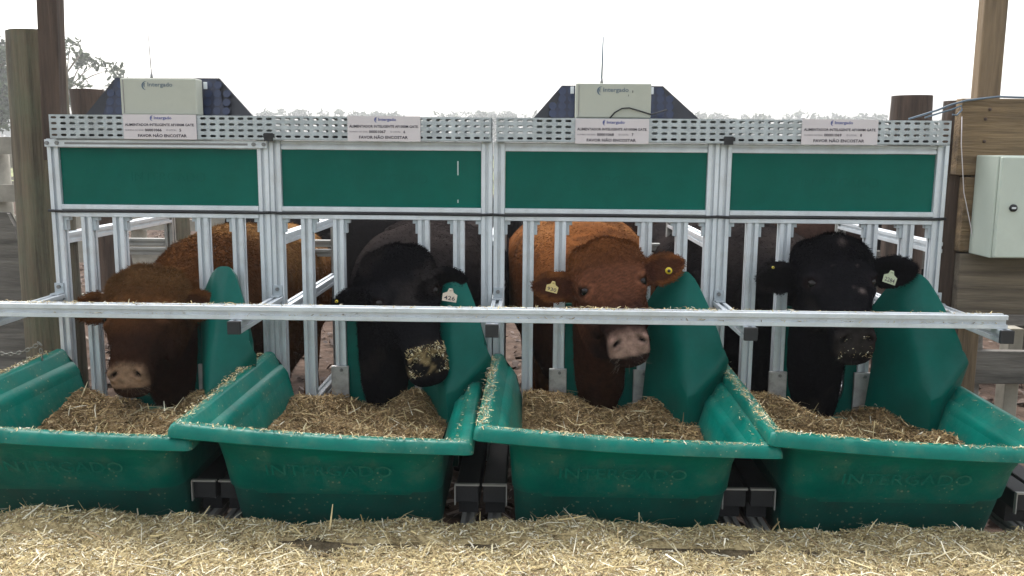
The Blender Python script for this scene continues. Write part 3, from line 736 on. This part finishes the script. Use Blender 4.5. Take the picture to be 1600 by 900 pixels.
# ------------------------------------------------------------ cows
def ring(c, a, b, hw, up_, dn, n=28, sq=2.3):
    out = []
    for k in range(n):
        t = 2*math.pi*k/n; ct, st = math.cos(t), math.sin(t)
        x = math.copysign(abs(ct)**(2/sq), ct)*hw; y = math.copysign(abs(st)**(2/sq), st); y *= up_ if y > 0 else dn
        out.append(Vector(c)+a*x+b*y)
    return out
def vary(n): return RNG.uniform(.75,1.25,n)[:,None]
def build_cow(cfg):
    P = Vector(cfg['poll']); Mz = Vector(cfg['muzzle']); e1 = (Mz-P); Lh = e1.length; e1.normalize()
    lat = Vector(cfg.get('lat',(1,0,0))); e3 = (lat-e1*lat.dot(e1)).normalized(); e2 = e1.cross(e3).normalized()
    if e2.y > 0: e2 = -e2           # dorsal side of the face looks towards the trough
    if e2.dot(Vector((0,-1,.4))) < 0: e2 = -e2
    ws = cfg.get('wide',1.)
    def hp(s, x=0, y=0): return P + e1*(s*Lh) + e3*x + e2*y
    mb = MB()
    st = [(-.15,-.03,.055,.02,.06),(-.08,-.01,.100,.045,.12),(.02,0,.117,.058,.15),(.14,0,.122,.064,.165),(.27,0,.119,.062,.17),(.37,0,.114,.055,.168),(.48,0,.094,.047,.150),(.62,0,.079,.042,.115),(.75,0,.071,.040,.094),(.84,0,.070,.039,.085),(.89,-.02,.073,.050,.066),(.94,-.035,.074,.045,.050),(.99,-.045,.069,.034,.040),(1.035,-.052,.055,.020,.028),(1.06,-.056,.030,.008,.014)]
    mb.rings([ring(hp(s,0,yc),e3,e2,w*ws if s < .7 else w,u,d,28,2.3) for s,yc,w,u,d in st])
    rotm = Matrix((e3,e2,e1)).transposed()
    for sx in (-1,1):
        mb.ball(hp(.315,sx*.088*ws,.034),(.028,.018,.030),rot=rotm)     # brow
        mb.ball(hp(.43,sx*.086*ws,.014),(.020,.018,.035),rot=rotm)      # below the eye
        mb.ball(hp(.42,sx*.076*ws,-.09),(.036,.060,.11),rot=rotm)       # jaw
        mb.ball(hp(.905,sx*.046,.004),(.025,.022,.030),rot=rotm)        # nostril wings
    mb.ball(hp(.92,0,-.072),(.046,.024,.045),rot=rotm)
    mb.ball(hp(.02,0,.010),(.078,.070,.055),rot=rotm)
    # neck and body
    Wt = Vector(cfg['withers']); Rm = Vector(cfg['rump']); fwd_ = (Wt-Rm); fwd_.z = 0; fwd_.normalize()
    sideb = Vector((-fwd_.y,fwd_.x,0)); 
    if sideb.x < 0: sideb = -sideb
    Z = Vector((0,0,1))
    g = Vector(cfg['gatex'])            # centre of the neck where it passes the gate
    nk = [(hp(.10,0,-.07), .085,.085,.085), (P.lerp(g,.6)+Vector((0,0,-.04)), .094,.10,.20), (g, .100,.16,.42), (g.lerp(Wt+Vector((0,0,-.22)),.28), .20,.20,.45), (g.lerp(Wt+Vector((0,0,-.26)),.62), .265,.25,.47), (Wt+Vector((0,0,-.30)), .28,.28,.48)]
    rs = []
    for i,(c,w,u,d) in enumerate(nk):
        j0, j1 = nk[max(i-1,0)][0], nk[min(i+1,len(nk)-1)][0]; dr = (Vector(j1)-Vector(j0)).normalized()
        bb = (Z - dr*Z.dot(dr)).normalized(); aa = dr.cross(bb); aa = aa if aa.x > 0 else -aa
        rs.append(ring(c,aa,bb,w*cfg.get('neck',1.),u,d,28,2.2))
    mb.rings(rs)
    bl = []
    for t,w,u,d in ((-.20,.21,.16,.40),(-.10,.27,.25,.46),(0.,.285,.30,.48),(.2,.30,.27,.46),(.45,.32,.24,.46),(.7,.32,.23,.42),(.9,.27,.24,.33),(1.0,.20,.20,.22),(1.05,.09,.1,.1)):
        c = Wt.lerp(Rm,t)+Vector((0,0,-.30))
        bl.append(ring(c,sideb,Z,w*cfg.get('fat',1.),u,d,28,2.25))
    mb.rings(bl)
    # legs
    for t, sx, fr_ in ((.06,-1,1),(.06,1,1),(.90,-1,0),(.90,1,0)):
        c = Wt.lerp(Rm,t)+sideb*(sx*.15); k = fwd_
        if fr_: L_ = [(c+Vector((0,0,-.50)),.10),(Vector((c.x,c.y,.50))+k*.02,.062),(Vector((c.x,c.y,.42))+k*.025,.055),(Vector((c.x,c.y,.36))+k*.015,.040),(Vector((c.x,c.y,.17)),.034),(Vector((c.x,c.y,.11))+k*.01,.045),(Vector((c.x,c.y,.025))+k*.03,.058)]
        else: L_ = [(c+Vector((0,0,-.42)),.15),(Vector((c.x,c.y,.62))+k*.06,.10),(Vector((c.x,c.y,.48))-k*.05,.058),(Vector((c.x,c.y,.42))-k*.07,.052),(Vector((c.x,c.y,.20))-k*.04,.036),(Vector((c.x,c.y,.11))-k*.03,.045),(Vector((c.x,c.y,.025))-k*.01,.056)]
        mb.tube([p for p,_ in L_],[r for _,r in L_],14)
    # ears
    ears = []
    for sx, dr, fc, ln in cfg['ears']:
        base = hp(cfg.get('earS',.10), sx*.098*ws, -.045); dr = Vector(dr).normalized(); fc = Vector(fc); fc = (fc-dr*fc.dot(dr)).normalized(); wd = dr.cross(fc).normalized()
        er = []
        for t,w,th in ((-.25,.026,.026),(0,.030,.025),(.15,.042,.020),(.35,.057,.016),(.55,.060,.014),(.75,.050,.013),(.9,.033,.012),(1.,.014,.010)):
            c = base+dr*(t*ln)
            rg = []
            for k in range(20):
                a_ = 2*math.pi*k/20; xx = math.cos(a_)*w; yy = math.sin(a_)*th
                yy += .30*w*(xx/w)**2 if t > .05 else 0
                rg.append(c+wd*xx+fc*yy)
            er.append(rg)
        mb.rings(er); ears.append((base,dr,fc,wd,ln))
    me = mb.mesh('tmp'); o = bpy.data.objects.new('tmp',me); COL.objects.link(o)
    rm = o.modifiers.new('r','REMESH'); rm.mode = 'VOXEL'; rm.voxel_size = cfg.get('vox',.0085)
    s_ = o.modifiers.new('s','SMOOTH'); s_.iterations = cfg.get('smooth',5); s_.factor = .5
    dg = bpy.context.evaluated_depsgraph_get()
    me2 = bpy.data.meshes.new_from_object(o.evaluated_get(dg)); bpy.data.objects.remove(o)
    n = len(me2.vertices); V = np.zeros(n*3); me2.vertices.foreach_get('co',V); V = V.reshape(-1,3)
    def hc(V):
        q = V-np.array(P); return q@np.array(e1)/Lh, q@np.array(e3), q@np.array(e2)
    s, x, y = hc(V)
    E3, E2, E1 = np.array(e3), np.array(e2), np.array(e1); PN = (E1+E2)/math.sqrt(2)
    ES, EX, EY = .375, .094*ws, .020
    def pad(s,x,y): return ((s-.86)*Lh+(.038-y))/math.sqrt(2), ((s-.86)*Lh+(y-.038))/math.sqrt(2)
    up_, off_ = pad(s,x,y)
    V += (np.exp(-((s-.62)/.22)**2-(x/.020)**2)*(y > 0)*.006)[:,None]*E2                       # nasal ridge
    V += (np.exp(-((s-.12)/.12)**2-(x/.05)**2)*(y > 0)*.006)[:,None]*E2
    for sx in (-1,1):
        V -= (np.exp(-((s-.60)/.14)**2-((x-sx*.066)/.022)**2-((y-.005)/.03)**2)*.007)[:,None]*E3*sx   # hollow of the cheek
        V -= (np.exp(-((s-.20)/.06)**2-((x-sx*.10)/.022)**2-((y-.045)/.03)**2)*.007)[:,None]*E2       # temple
    wr = (V[:,1] > -.06)&(V[:,1] < .6)
    V += (wr*.0014*np.sin(V[:,1]*70+V[:,2]*18+2*np.sin(V[:,2]*23)))[:,None]*np.array((0,0,1.))          # neck folds
    V += (.005*nz(V,22)*(V[:,1] > 0))[:,None]*np.array((0.,0,1.))
    for sx in (-1,1):
        d2 = ((s-ES)*Lh/.020)**2 + ((x-sx*EX)/.020)**2 + ((y-EY)/.018)**2
        V -= np.exp(-d2)[:,None]*(.007*sx*E3+.006*E2)
        d2 = ((up_-.034-.45*(np.abs(x)-.036))/.010)**2 + ((x-sx*.042)/.016)**2 + (off_/.03)**2
        V -= np.exp(-d2)[:,None]*(.020*PN)
    mouth = np.exp(-((up_-.092)/.0045)**2)*(off_ > -.05)*(s > .80)*(np.abs(x) < .07)
    V -= mouth[:,None]*.007*PN
    me2.vertices.foreach_set('co',V.ravel()); me2.update()
    s, x, y = hc(V)
    face = (s > -.25)&(s < 1.2)&(np.abs(x) < .16)&(y > -.2)&(V[:,1] < .0)
    up_, off_ = pad(s,x,y)
    pk = face*sm(-.014,.026,up_+.012*np.cos(x*30)-.008+.004*nz(V,160))*sm(.094,.082,up_)*sm(-.028,-.012,off_)*sm(.080,.054,np.abs(x))*(1-.25*sm(.2,.9,nz(V,110)))
    col = cfg['paint'](V, s, x, y, face, ears, pk)
    for sx in (-1,1):
        d2 = ((s-ES)*Lh/.019)**2+((x-sx*EX)/.028)**2+((y-EY)/.020)**2; lid = np.exp(-((np.sqrt(d2)-1.45)/.35)**2)[:,None]*face[:,None]; col = col*(1+lid*cfg.get('lid',.8)); k = np.clip(np.exp(-d2)*1.6,0,1)[:,None]*.9; col = col*(1-k)+np.array(cfg.get('rim',(.012,.007,.006)))*k
        d2 = ((up_-.034-.45*(np.abs(x)-.036))/.0085)**2+((x-sx*.042)/.0145)**2+(off_/.03)**2; k = np.clip(np.exp(-d2)*1.5,0,1)[:,None]; col = col*(1-k)+np.array((.004,.003,.003))*k
    k = (mouth*.8)[:,None]; col = col*(1-k)+np.array((.012,.009,.008))*k
    ca = me2.color_attributes.new('Col','FLOAT_COLOR','POINT'); ca.data.foreach_set('color',np.ascontiguousarray(np.c_[col,np.ones(n)],np.float32).ravel())
    me2.materials.clear(); me2.materials.append(MT['hide'])
    root = thing('cow',cfg['label'],'cow',(Wt.x,Wt.y,0),'cattle')
    rl = np.array((Wt.x,Wt.y,0)); V2 = V-rl; me2.vertices.foreach_set('co',V2.ravel()); me2.update(); me2.name = 'body'
    link('body',me2,root,True)
    # eyes
    if cfg.get('eyes',True):
        for sx in (-1,1):
            p_ = hp(ES,sx*.0885*ws,.0195)-Vector(rl)
            MB().ball(p_,.0185,18,12).build('eye','eye',root,True)
    # coat: short hairs over the front of the animal
    nh = cfg.get('hairs',0)
    if nh:
        npoly = len(me2.polygons); ct = np.zeros(npoly*3); me2.polygons.foreach_get('center',ct); ct = ct.reshape(-1,3)+rl
        nr = np.zeros(npoly*3); me2.polygons.foreach_get('normal',nr); nr = nr.reshape(-1,3)
        li = np.zeros(npoly,np.int32); me2.polygons.foreach_get('loop_start',li); vi = np.zeros(len(me2.loops),np.int32); me2.loops.foreach_get('vertex_index',vi); v0 = vi[li]
        s_, x_, y_ = hc(ct)
        wgt = np.where(ct[:,1] < .9, 1., .15)*np.where(ct[:,2] > .45,1.,.1)
        wgt[(s_ > .90)&(y_ > -.08)&(np.abs(x_) < .1)&(ct[:,1] < 0)] *= .05
        tocam = CAM-ct; wgt *= np.where((nr*tocam).sum(1) > -.25*np.linalg.norm(tocam,axis=1),1,.05)
        hd_ = (s_ > .2)&(s_ < 1.1)&(np.abs(x_) < .13)&(ct[:,1] < 0); wgt[(ct[:,1]<.0)] *= 1.6; wgt[hd_] *= cfg.get('facehair',.22); wgt[ct[:,1] > .12] *= cfg.get('bodyhair',.10)
        idx = RNG.choice(npoly,nh,p=wgt/wgt.sum())
        Pn = ct[idx]+RNG.normal(0,.003,(nh,3)); N_ = nr[idx]
        onhead = (s_[idx] > -.1)&(s_[idx] < 1.1)&(np.abs(x_[idx]) < .2)&(ct[idx,1] < .05)
        flow = np.where(onhead[:,None], E1[None,:]*.9, np.array((0,.6,-.8))[None,:])
        poll = onhead&(s_[idx] < .22); cur = cfg.get('curl',.25)
        flow = flow + RNG.normal(0,cur,(nh,3)); flow -= N_*(flow*N_).sum(1)[:,None]
        lift = np.where(poll,.5,.16)[:,None]*cfg.get('lift',1.)
        D = flow*.9 + N_*lift + RNG.normal(0,.08,(nh,3)); D /= np.linalg.norm(D,axis=1)[:,None]
        hl = cfg.get('hlen',.014)*np.where(onhead,.55,1.)*np.where(onhead&(s_[idx] > .3),.6,1.)*np.where(poll,1.7,1.)*RNG.uniform(.6,1.4,nh)
        eyed = ((np.abs(s_[idx]-ES)*Lh < .024)&(np.abs(np.abs(x_[idx])-EX) < .03)&(np.abs(y_[idx]-EY) < .03)); hl[eyed] *= .25
        # ears get longer fringe
        for base,dr,fc,wd,ln in ears:
            q = ct[idx]-np.array(base); on = (q@np.array(dr) > .02)&(np.linalg.norm(q,axis=1) < ln+.03)
            hl[on] = cfg.get('hlen',.014)*.6*RNG.uniform(.5,1.3,on.sum())
            D[on] = D[on]*.4+np.array(dr)*.9+N_[on]*.1; D[on] /= np.linalg.norm(D[on],axis=1)[:,None]
        Sd = np.cross(D,tocam[idx]); Sd /= np.linalg.norm(Sd,axis=1)[:,None]+1e-9
        hw = RNG.uniform(.0006,.0013,nh)[:,None]*cfg.get('hwid',1.)
        Pn = Pn-rl
        HV = np.empty((nh,3,3)); HV[:,0] = Pn-Sd*hw; HV[:,1] = Pn+Sd*hw; HV[:,2] = Pn+D*hl[:,None]
        hcl = col[v0[idx]]*RNG.uniform(.72,1.2,nh)[:,None]
        link('hair',arrays('hair',HV.reshape(-1,3),np.arange(nh*3).reshape(-1,3),'fur',np.repeat(hcl,3,0)),root)
    return root, hp, ears

def sm(a,b,x): t = np.clip((x-a)/(b-a),0,1); return t*t*(3-2*t)
def blend(c, new, k): k = np.clip(k,0,1)[:,None]; return c*(1-k)+np.array(new)*k
def nz(V, f, ph=0):
    a = np.sin(V[:,0]*f+ph+1.7*np.sin(V[:,1]*f*.7))*np.sin(V[:,2]*f*1.1+ph*2+1.3*np.sin(V[:,0]*f*.6)); return a
def earcol(V, c, ears, col, k=.8):
    for base,dr,fc,wd,ln in ears:
        q = V-np.array(base); u = q@np.array(dr); v = q@np.array(wd)
        m_ = (u > .03)&(u < ln)&(np.abs(v) < .036*np.sin(np.clip(u/ln,0,1)*math.pi)**.6)&(q@np.array(fc) > -.006)&(np.linalg.norm(q,axis=1) < ln*1.1)
        c = blend(c,col,m_*k)
    return c
def paint1(V,s,x,y,face,ears,pk):
    c = np.tile(np.array((.088,.036,.013)),(len(V),1))
    c = blend(c,(.042,.017,.008),.6*sm(-.2,.7,nz(V,9)))
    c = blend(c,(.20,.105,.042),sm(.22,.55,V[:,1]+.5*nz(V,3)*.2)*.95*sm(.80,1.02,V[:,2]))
    c = blend(c,(.13,.066,.027),face*sm(.35,.0,s))
    c = blend(c,(.020,.0095,.0065),face*sm(.30,.66,s+.03*nz(V,60))*.9)
    c = blend(c,(.016,.0075,.0055),(V[:,1] < .40)*(1-face)*sm(.90,.72,V[:,2])*.85)  # shade under the head painted into throat and chest
    c = blend(c,(.27,.165,.105),pk)
    return earcol(V,c,ears,(.04,.016,.009))
def paint2(V,s,x,y,face,ears,pk,pk2=True):
    c = np.tile(np.array((.0060,.0058,.0068)),(len(V),1))
    c = blend(c,(.030,.024,.0225),sm(.0,.35,V[:,1])*(.62+.35*nz(V,11))*sm(.8,1.1,V[:,2]))
    c = blend(c,(.020,.0165,.0155),.6*sm(.3,.95,nz(V,14)+.4*nz(V,47)))
    if pk2: c = blend(c,(.27,.19,.095),np.clip(pk*1.0+0,0,1)*sm(-.1,.7,nz(V,58)+.7*nz(V,131,1.)+.35-9*np.abs(x)**1.2)*.85)
    return earcol(V,c,ears,(.003,.0028,.003))
def paint3(V,s,x,y,face,ears,pk):
    c = np.tile(np.array((.14,.052,.018)),(len(V),1))
    c = blend(c,(.10,.034,.013),.6*sm(.0,.8,nz(V,7)))
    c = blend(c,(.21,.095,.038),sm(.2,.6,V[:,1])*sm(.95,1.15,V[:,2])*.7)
    c = blend(c,(.06,.025,.012),(1-face)*.55*sm(.35,.8,nz(V,16,.7)+.5*nz(V,41)))
    c = blend(c,(.078,.031,.018),face*sm(.0,.30,s+.02*nz(V,45))*.85)
    c = blend(c,(.0125,.0078,.0072),face*sm(.42,.74,s+.03*nz(V,60))*.9)
    c = c*(1+.22*np.sin(s*150+9*np.sin(x*60)+6*nz(V,30))*face)[:,None]
    c = blend(c,(.016,.0075,.0055),(V[:,1] < .45)*(1-face)*sm(.95,.78,V[:,2])*.85)  # shadow on neck and chest painted into the coat colour
    c = blend(c,(.36,.225,.18),pk)
    return earcol(V,c,ears,(.05,.018,.012))
def paint4(V,s,x,y,face,ears,pk):
    c = paint2(V,s,x,y,face,ears,pk,False)*.95
    c = blend(c,(.030,.025,.023),pk)
    for a,b,r in ((.04,.015,.012),(.50,.050,.011),(.47,.025,.005),(.27,.05,.004),(.27,-.03,.003)):
        c = blend(c,(.15,.12,.11),face*(y > .01)*(.5+.5*sm(-.4,.6,nz(V,95)))*np.exp(-(((s-a)*.45)**2+(x-b)**2)/r**2)*.8)
    return c
def paintbk(col):
    def f(V,s,x,y,face,ears,pk): return np.tile(np.array(col),(len(V),1))*(1+.3*nz(V,6))[:,None]
    return f
F_ = lambda *a: a
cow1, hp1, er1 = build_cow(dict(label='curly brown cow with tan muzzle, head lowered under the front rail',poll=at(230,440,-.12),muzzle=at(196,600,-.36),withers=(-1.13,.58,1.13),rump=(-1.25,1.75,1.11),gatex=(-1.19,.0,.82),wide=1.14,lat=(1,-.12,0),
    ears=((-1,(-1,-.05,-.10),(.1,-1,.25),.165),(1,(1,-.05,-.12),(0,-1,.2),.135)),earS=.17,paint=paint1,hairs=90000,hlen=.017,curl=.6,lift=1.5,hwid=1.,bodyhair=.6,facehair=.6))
cow2, hp2, er2 = build_cow(dict(label='black cow with feed stuck on its nose and a pale numbered ear tag',poll=at(617,408,-.10),muzzle=at(672,578,-.37),withers=(-.30,.60,1.17),rump=(-.22,1.75,1.15),gatex=(-.40,.0,.86),lat=(1,.22,.1),wide=1.06,
    ears=((-1,(-1,-.1,-.30),(.1,-1,.2),.15),(1,(1,-.50,.25),(-.3,-1,-.1),.150)),earS=.22,paint=paint2,hairs=50000,hlen=.012))
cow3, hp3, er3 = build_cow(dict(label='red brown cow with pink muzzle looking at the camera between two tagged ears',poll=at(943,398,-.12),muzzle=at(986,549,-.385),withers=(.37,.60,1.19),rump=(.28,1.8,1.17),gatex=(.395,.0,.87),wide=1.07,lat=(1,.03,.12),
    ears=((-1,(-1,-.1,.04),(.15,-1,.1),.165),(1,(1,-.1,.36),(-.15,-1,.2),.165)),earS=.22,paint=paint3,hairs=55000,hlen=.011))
cow4, hp4, er4 = build_cow(dict(label='black cow with white flecks on its face and a green numbered ear tag',poll=at(1297,392,-.12),muzzle=at(1340,545,-.385),withers=(1.04,.62,1.17),rump=(.96,1.8,1.15),gatex=(1.185,.0,.87),lat=(1,.08,.08),wide=1.1,
    ears=((-1,(-1,-.1,-.10),(.1,-1,.2),.155),(1,(1,-.1,.12),(-.1,-1,.1),.185)),earS=.18,paint=paint4,hairs=50000,hlen=.012))
# cattle standing farther back
def back_cow(label, x, y, rz, col, hz=.9, sc=1.):
    c, _, _ = build_cow(dict(label=label,poll=(.0,-.62,1.18*hz),muzzle=(.02,-.95,.92*hz),withers=(0,.1,1.20),rump=(0,1.25,1.18),gatex=(0,-.40,1.02),ears=((-1,(-1,0,-.1),(0,-1,0),.15),(1,(1,0,-.1),(0,-1,0),.15)),paint=paintbk(col),vox=.022,smooth=4,eyes=False))
    c.rotation_euler = (0,0,rz); c.location = (x,y,0); c.scale = (sc,sc,sc); return c
BK = (.013,.0115,.0115)
back_cow('black cow standing sideways behind the cow with the straw covered nose',-.62,2.35,R(82),BK)
back_cow('dark brown cow standing behind the red brown cow, towards the right',1.02,2.2,R(-84),(.030,.017,.013))
back_cow('black cow standing behind the cow with white facial flecks',2.05,3.6,R(-95),BK,1.0,1.03)
back_cow('small distant black cow beyond the far fence at the left edge',-17.2,22,R(70),BK)
back_cow('small distant black cow beside the right end of the feeder row',5.6,7.4,R(60),BK)

# straw stuck on the nose of cow 2 and muzzles
def stick(hp, Lh, n, u0, u1, xw, name, label, lm=.03, pal=PAL_DRY):
    P_ = []
    for _ in range(n):
        u = random.uniform(u0,u1)/math.sqrt(2); o_ = random.uniform(-.004,.008)/math.sqrt(2)
        P_.append(hp(.86+(u+o_)/Lh, random.uniform(-xw,xw), .038-u+o_))
    set_tag(link(name, straw_mesh(name,np.array(P_),.005,lm,.0015,.004,pal,1.2,stick=.1)),label,'straw',kind='stuff')
stick(hp2,.48,520,-.012,.095,.066,'nose_straw','straw crumbs stuck on the nose of the black cow',.022)
stick(hp4,.46,90,.03,.11,.055,'chin_straw','straw crumbs around the mouth of the flecked black cow',.016)
def whiskers(root, hp, Lh, n, col, name='whiskers'):
    P_, D_ = [], []
    for _ in range(n):
        x = random.uniform(-.055,.055); u = random.uniform(.06,.125)/math.sqrt(2)
        p = hp(.86+u/Lh, x, .038-u); q = hp(.86+u/Lh+.03, x*1.5, .038-u-.010)
        P_.append(p); D_.append((q-p).normalized()+Vector((random.gauss(0,.3),random.gauss(0,.3),random.gauss(0,.3))))
    P_ = np.array(P_)-np.array(root.location); D_ = np.array(D_); L_ = RNG.uniform(.012,.04,n)
    V,Fq,C_ = strips(P_+D_*L_[:,None]*.4,D_,np.full(n,.0006),L_,RNG.normal(0,1,(n,3)),np.tile(np.array(col),(n,1)))
    link('whiskers',arrays('whiskers',V,Fq,'fur',C_),root)
whiskers(cow3,hp3,.44,60,(.26,.21,.17)); whiskers(cow1,hp1,.44,60,(.16,.12,.08)); whiskers(cow4,hp4,.44,60,(.05,.045,.04))
# ------------------------------------------------------------ ear tags
def ear_tag(px, py, Y, w, h, num, m, label, rot=0, ink='ink'):
    c = at(px,py,Y); t = thing('ear_tag',label,'ear tag',c,'ear tags')
    pts = [(-.5,-.5),(.5,-.5),(.52,.12),(.22,.30),(.13,.62),(-.13,.62),(-.22,.30),(-.52,.12)]
    nn = 8
    MB().add([(x*w,-.0012,z*h) for x,z in pts]+[(x*w,.0012,z*h) for x,z in pts],[tuple(range(nn)),tuple(range(2*nn-1,nn-1,-1))]+[(i,(i+1)%nn,nn+(i+1)%nn,nn+i) for i in range(nn)]).build('plate',m,t)
    MB().ball((0,-.002,h*.50),.0045).build('stud',m,t,True)
    text('lettering',num,w*.78,(0,-.0018,-h*.2),ink,t,h*.36,.012)
    t.rotation_euler = (R(-12),rot,0); return t
ear_tag(863,449,-.215,.040,.034,'930','tag','yellow numbered tag in the left ear of the red brown cow',R(14))
ear_tag(703,462,-.235,.048,.040,'426','tagpale','pale numbered tag in the ear of the straw nosed black cow',R(8))
ear_tag(1391,434,-.235,.044,.040,'2284','taggreen','pale green numbered tag in the right ear of the flecked black cow',R(18))
def button(px,py,Y,r,label):
    c = at(px,py,Y); t = thing('ear_button',label,'ear button',c,'ear buttons')
    MB().tube([(0,-.003,0),(0,.004,0)],r,16).build('disc','yellow',t,True)
    MB().tube([(0,-.0055,0),(0,-.003,0)],r*.5,12).build('stud','rubber',t,True)
button(1045,423,-.200,.0115,'round yellow button in the right ear of the red brown cow')
button(526,471,-.215,.005,'small yellow button in the ear of the straw nosed black cow')
button(1208,418,-.235,.004,'small yellow button in the left ear of the flecked black cow')

# ------------------------------------------------------------ trees
def crown_leaves(centres, radii, per, size, pal, flat=.7):
    PP, NN, DD, LL, CC = [],[],[],[],[]
    for c, r in zip(centres, radii):
        n = per; q = RNG.normal(0,1,(n,3)); q /= np.linalg.norm(q,axis=1)[:,None]; q *= (RNG.random(n)**.45)[:,None]*r; q[:,2] *= flat
        PP.append(q+np.array(c)); CC.append(np.array(pal)[RNG.integers(0,len(pal),n)]*RNG.uniform(.6,1.3,n)[:,None])
    PP = np.concatenate(PP); CC = np.concatenate(CC); n = len(PP)
    D = RNG.normal(0,1,(n,3)); N_ = RNG.normal(0,1,(n,3)); L_ = size*RNG.uniform(.6,1.4,n)
    return strips(PP,D,L_*.45,L_,N_,CC)
def tree(px, pybase_Y, h, spread, ncl, label, leaf, per=60, trunk=.16, bare=.35, rr=None):
    x = at(px,300,pybase_Y).x; t = thing('eucalyptus_tree',label,'tree',(x,pybase_Y,0),'trees at left')
    mb = MB(); pts = [(0,0,0)]
    for k in range(1,8): pts.append((random.gauss(0,.03*h/8)*k,random.gauss(0,.1),h*k/8))
    mb.tube(pts,[trunk*(1-.11*k) for k in range(8)],10)
    cs, rs = [], []
    for k in range(ncl):
        z = h*(bare+(1-bare)*random.random()); a_ = random.uniform(0,2*math.pi); d = spread*random.uniform(.25,1)*math.sin(math.pi*min(1,max(.12,(z/h-bare)/(1-bare)*.85+.12)))
        c = (d*math.cos(a_),d*math.sin(a_),z); i_ = min(7,max(1,int(z/h*8)-1))
        mb.tube([pts[i_],tuple(np.array(pts[i_])*.5+np.array(c)*.5+np.array((0,0,.15))),c],[trunk*.35*(1-.08*i_),trunk*.2,trunk*.05],6)
        cs.append(c); rs.append((rr or spread*.22)*random.uniform(.6,1.2))
    mb.build('trunk','bark',t,True)
    V,Fq,C_ = crown_leaves(cs,rs,per,leaf,[(.06,.085,.035),(.085,.11,.05),(.045,.06,.028),(.10,.12,.07)])
    link('crown',arrays('crown',V,Fq,'leaf',C_),t)
tree(122,62,9.0,3.6,22,'sparse eucalyptus tree behind the left posts, thin tufts against the sky',.36,per=48,rr=.75,trunk=.22)
tree(-12,62,9.6,4.2,60,'denser dark tree at the left edge behind the mossy post',.40,per=75,rr=1.2,trunk=.3)
tree(205,75,7.6,3.2,14,'thin tree top just showing over the left control box',.42,per=50,rr=.8)
# far wood along the horizon
cs, rs, sg = [], [], []
mbt = MB()
for k in range(150):
    px = random.uniform(-80,1680); Yf = random.uniform(250,340); p = at(px,250,Yf); h = Yf*.0365*random.uniform(.80,1.16)+1.3
    mbt.tube([(p.x,Yf,0),(p.x+random.gauss(0,.3),Yf,h*.9)],[.35,.12],5)
    for j in range(10):
        cs.append((p.x+random.gauss(0,2.6),Yf+random.gauss(0,2),h*(random.uniform(.45,1.0)))); rs.append(random.uniform(1.3,2.7))
V,Fq,C_ = crown_leaves(cs,rs,26,1.3,[(.07,.09,.04),(.09,.11,.055),(.05,.065,.03)],.65)
fw = thing('far_wood','long hazy line of eucalyptus trees along the horizon','wood'); fw['kind'] = 'stuff'
o = link('crowns',arrays('crowns',V,Fq,'leaf',C_),fw); o['kind'] = 'stuff'
o = mbt.build('trunks','bark',fw); o['kind'] = 'stuff'
# ------------------------------------------------------------ haze
hz = MB().box(-700,700,-8,420,-1,22).mesh('haze')
hm = bpy.data.materials.new('haze'); hm.use_nodes = True; t = hm.node_tree
t.nodes.remove(t.nodes['Principled BSDF']); pv = t.nodes.new('ShaderNodeVolumePrincipled'); pv.inputs['Density'].default_value = .0018; pv.inputs['Color'].default_value = (.95,.96,.97,1); pv.inputs['Anisotropy'].default_value = .3
t.links.new(pv.outputs[0], t.nodes['Material Output'].inputs['Volume']); hz.materials.append(hm)
set_tag(link('haze',hz),'pale morning haze over the whole scene','haze',kind='stuff')
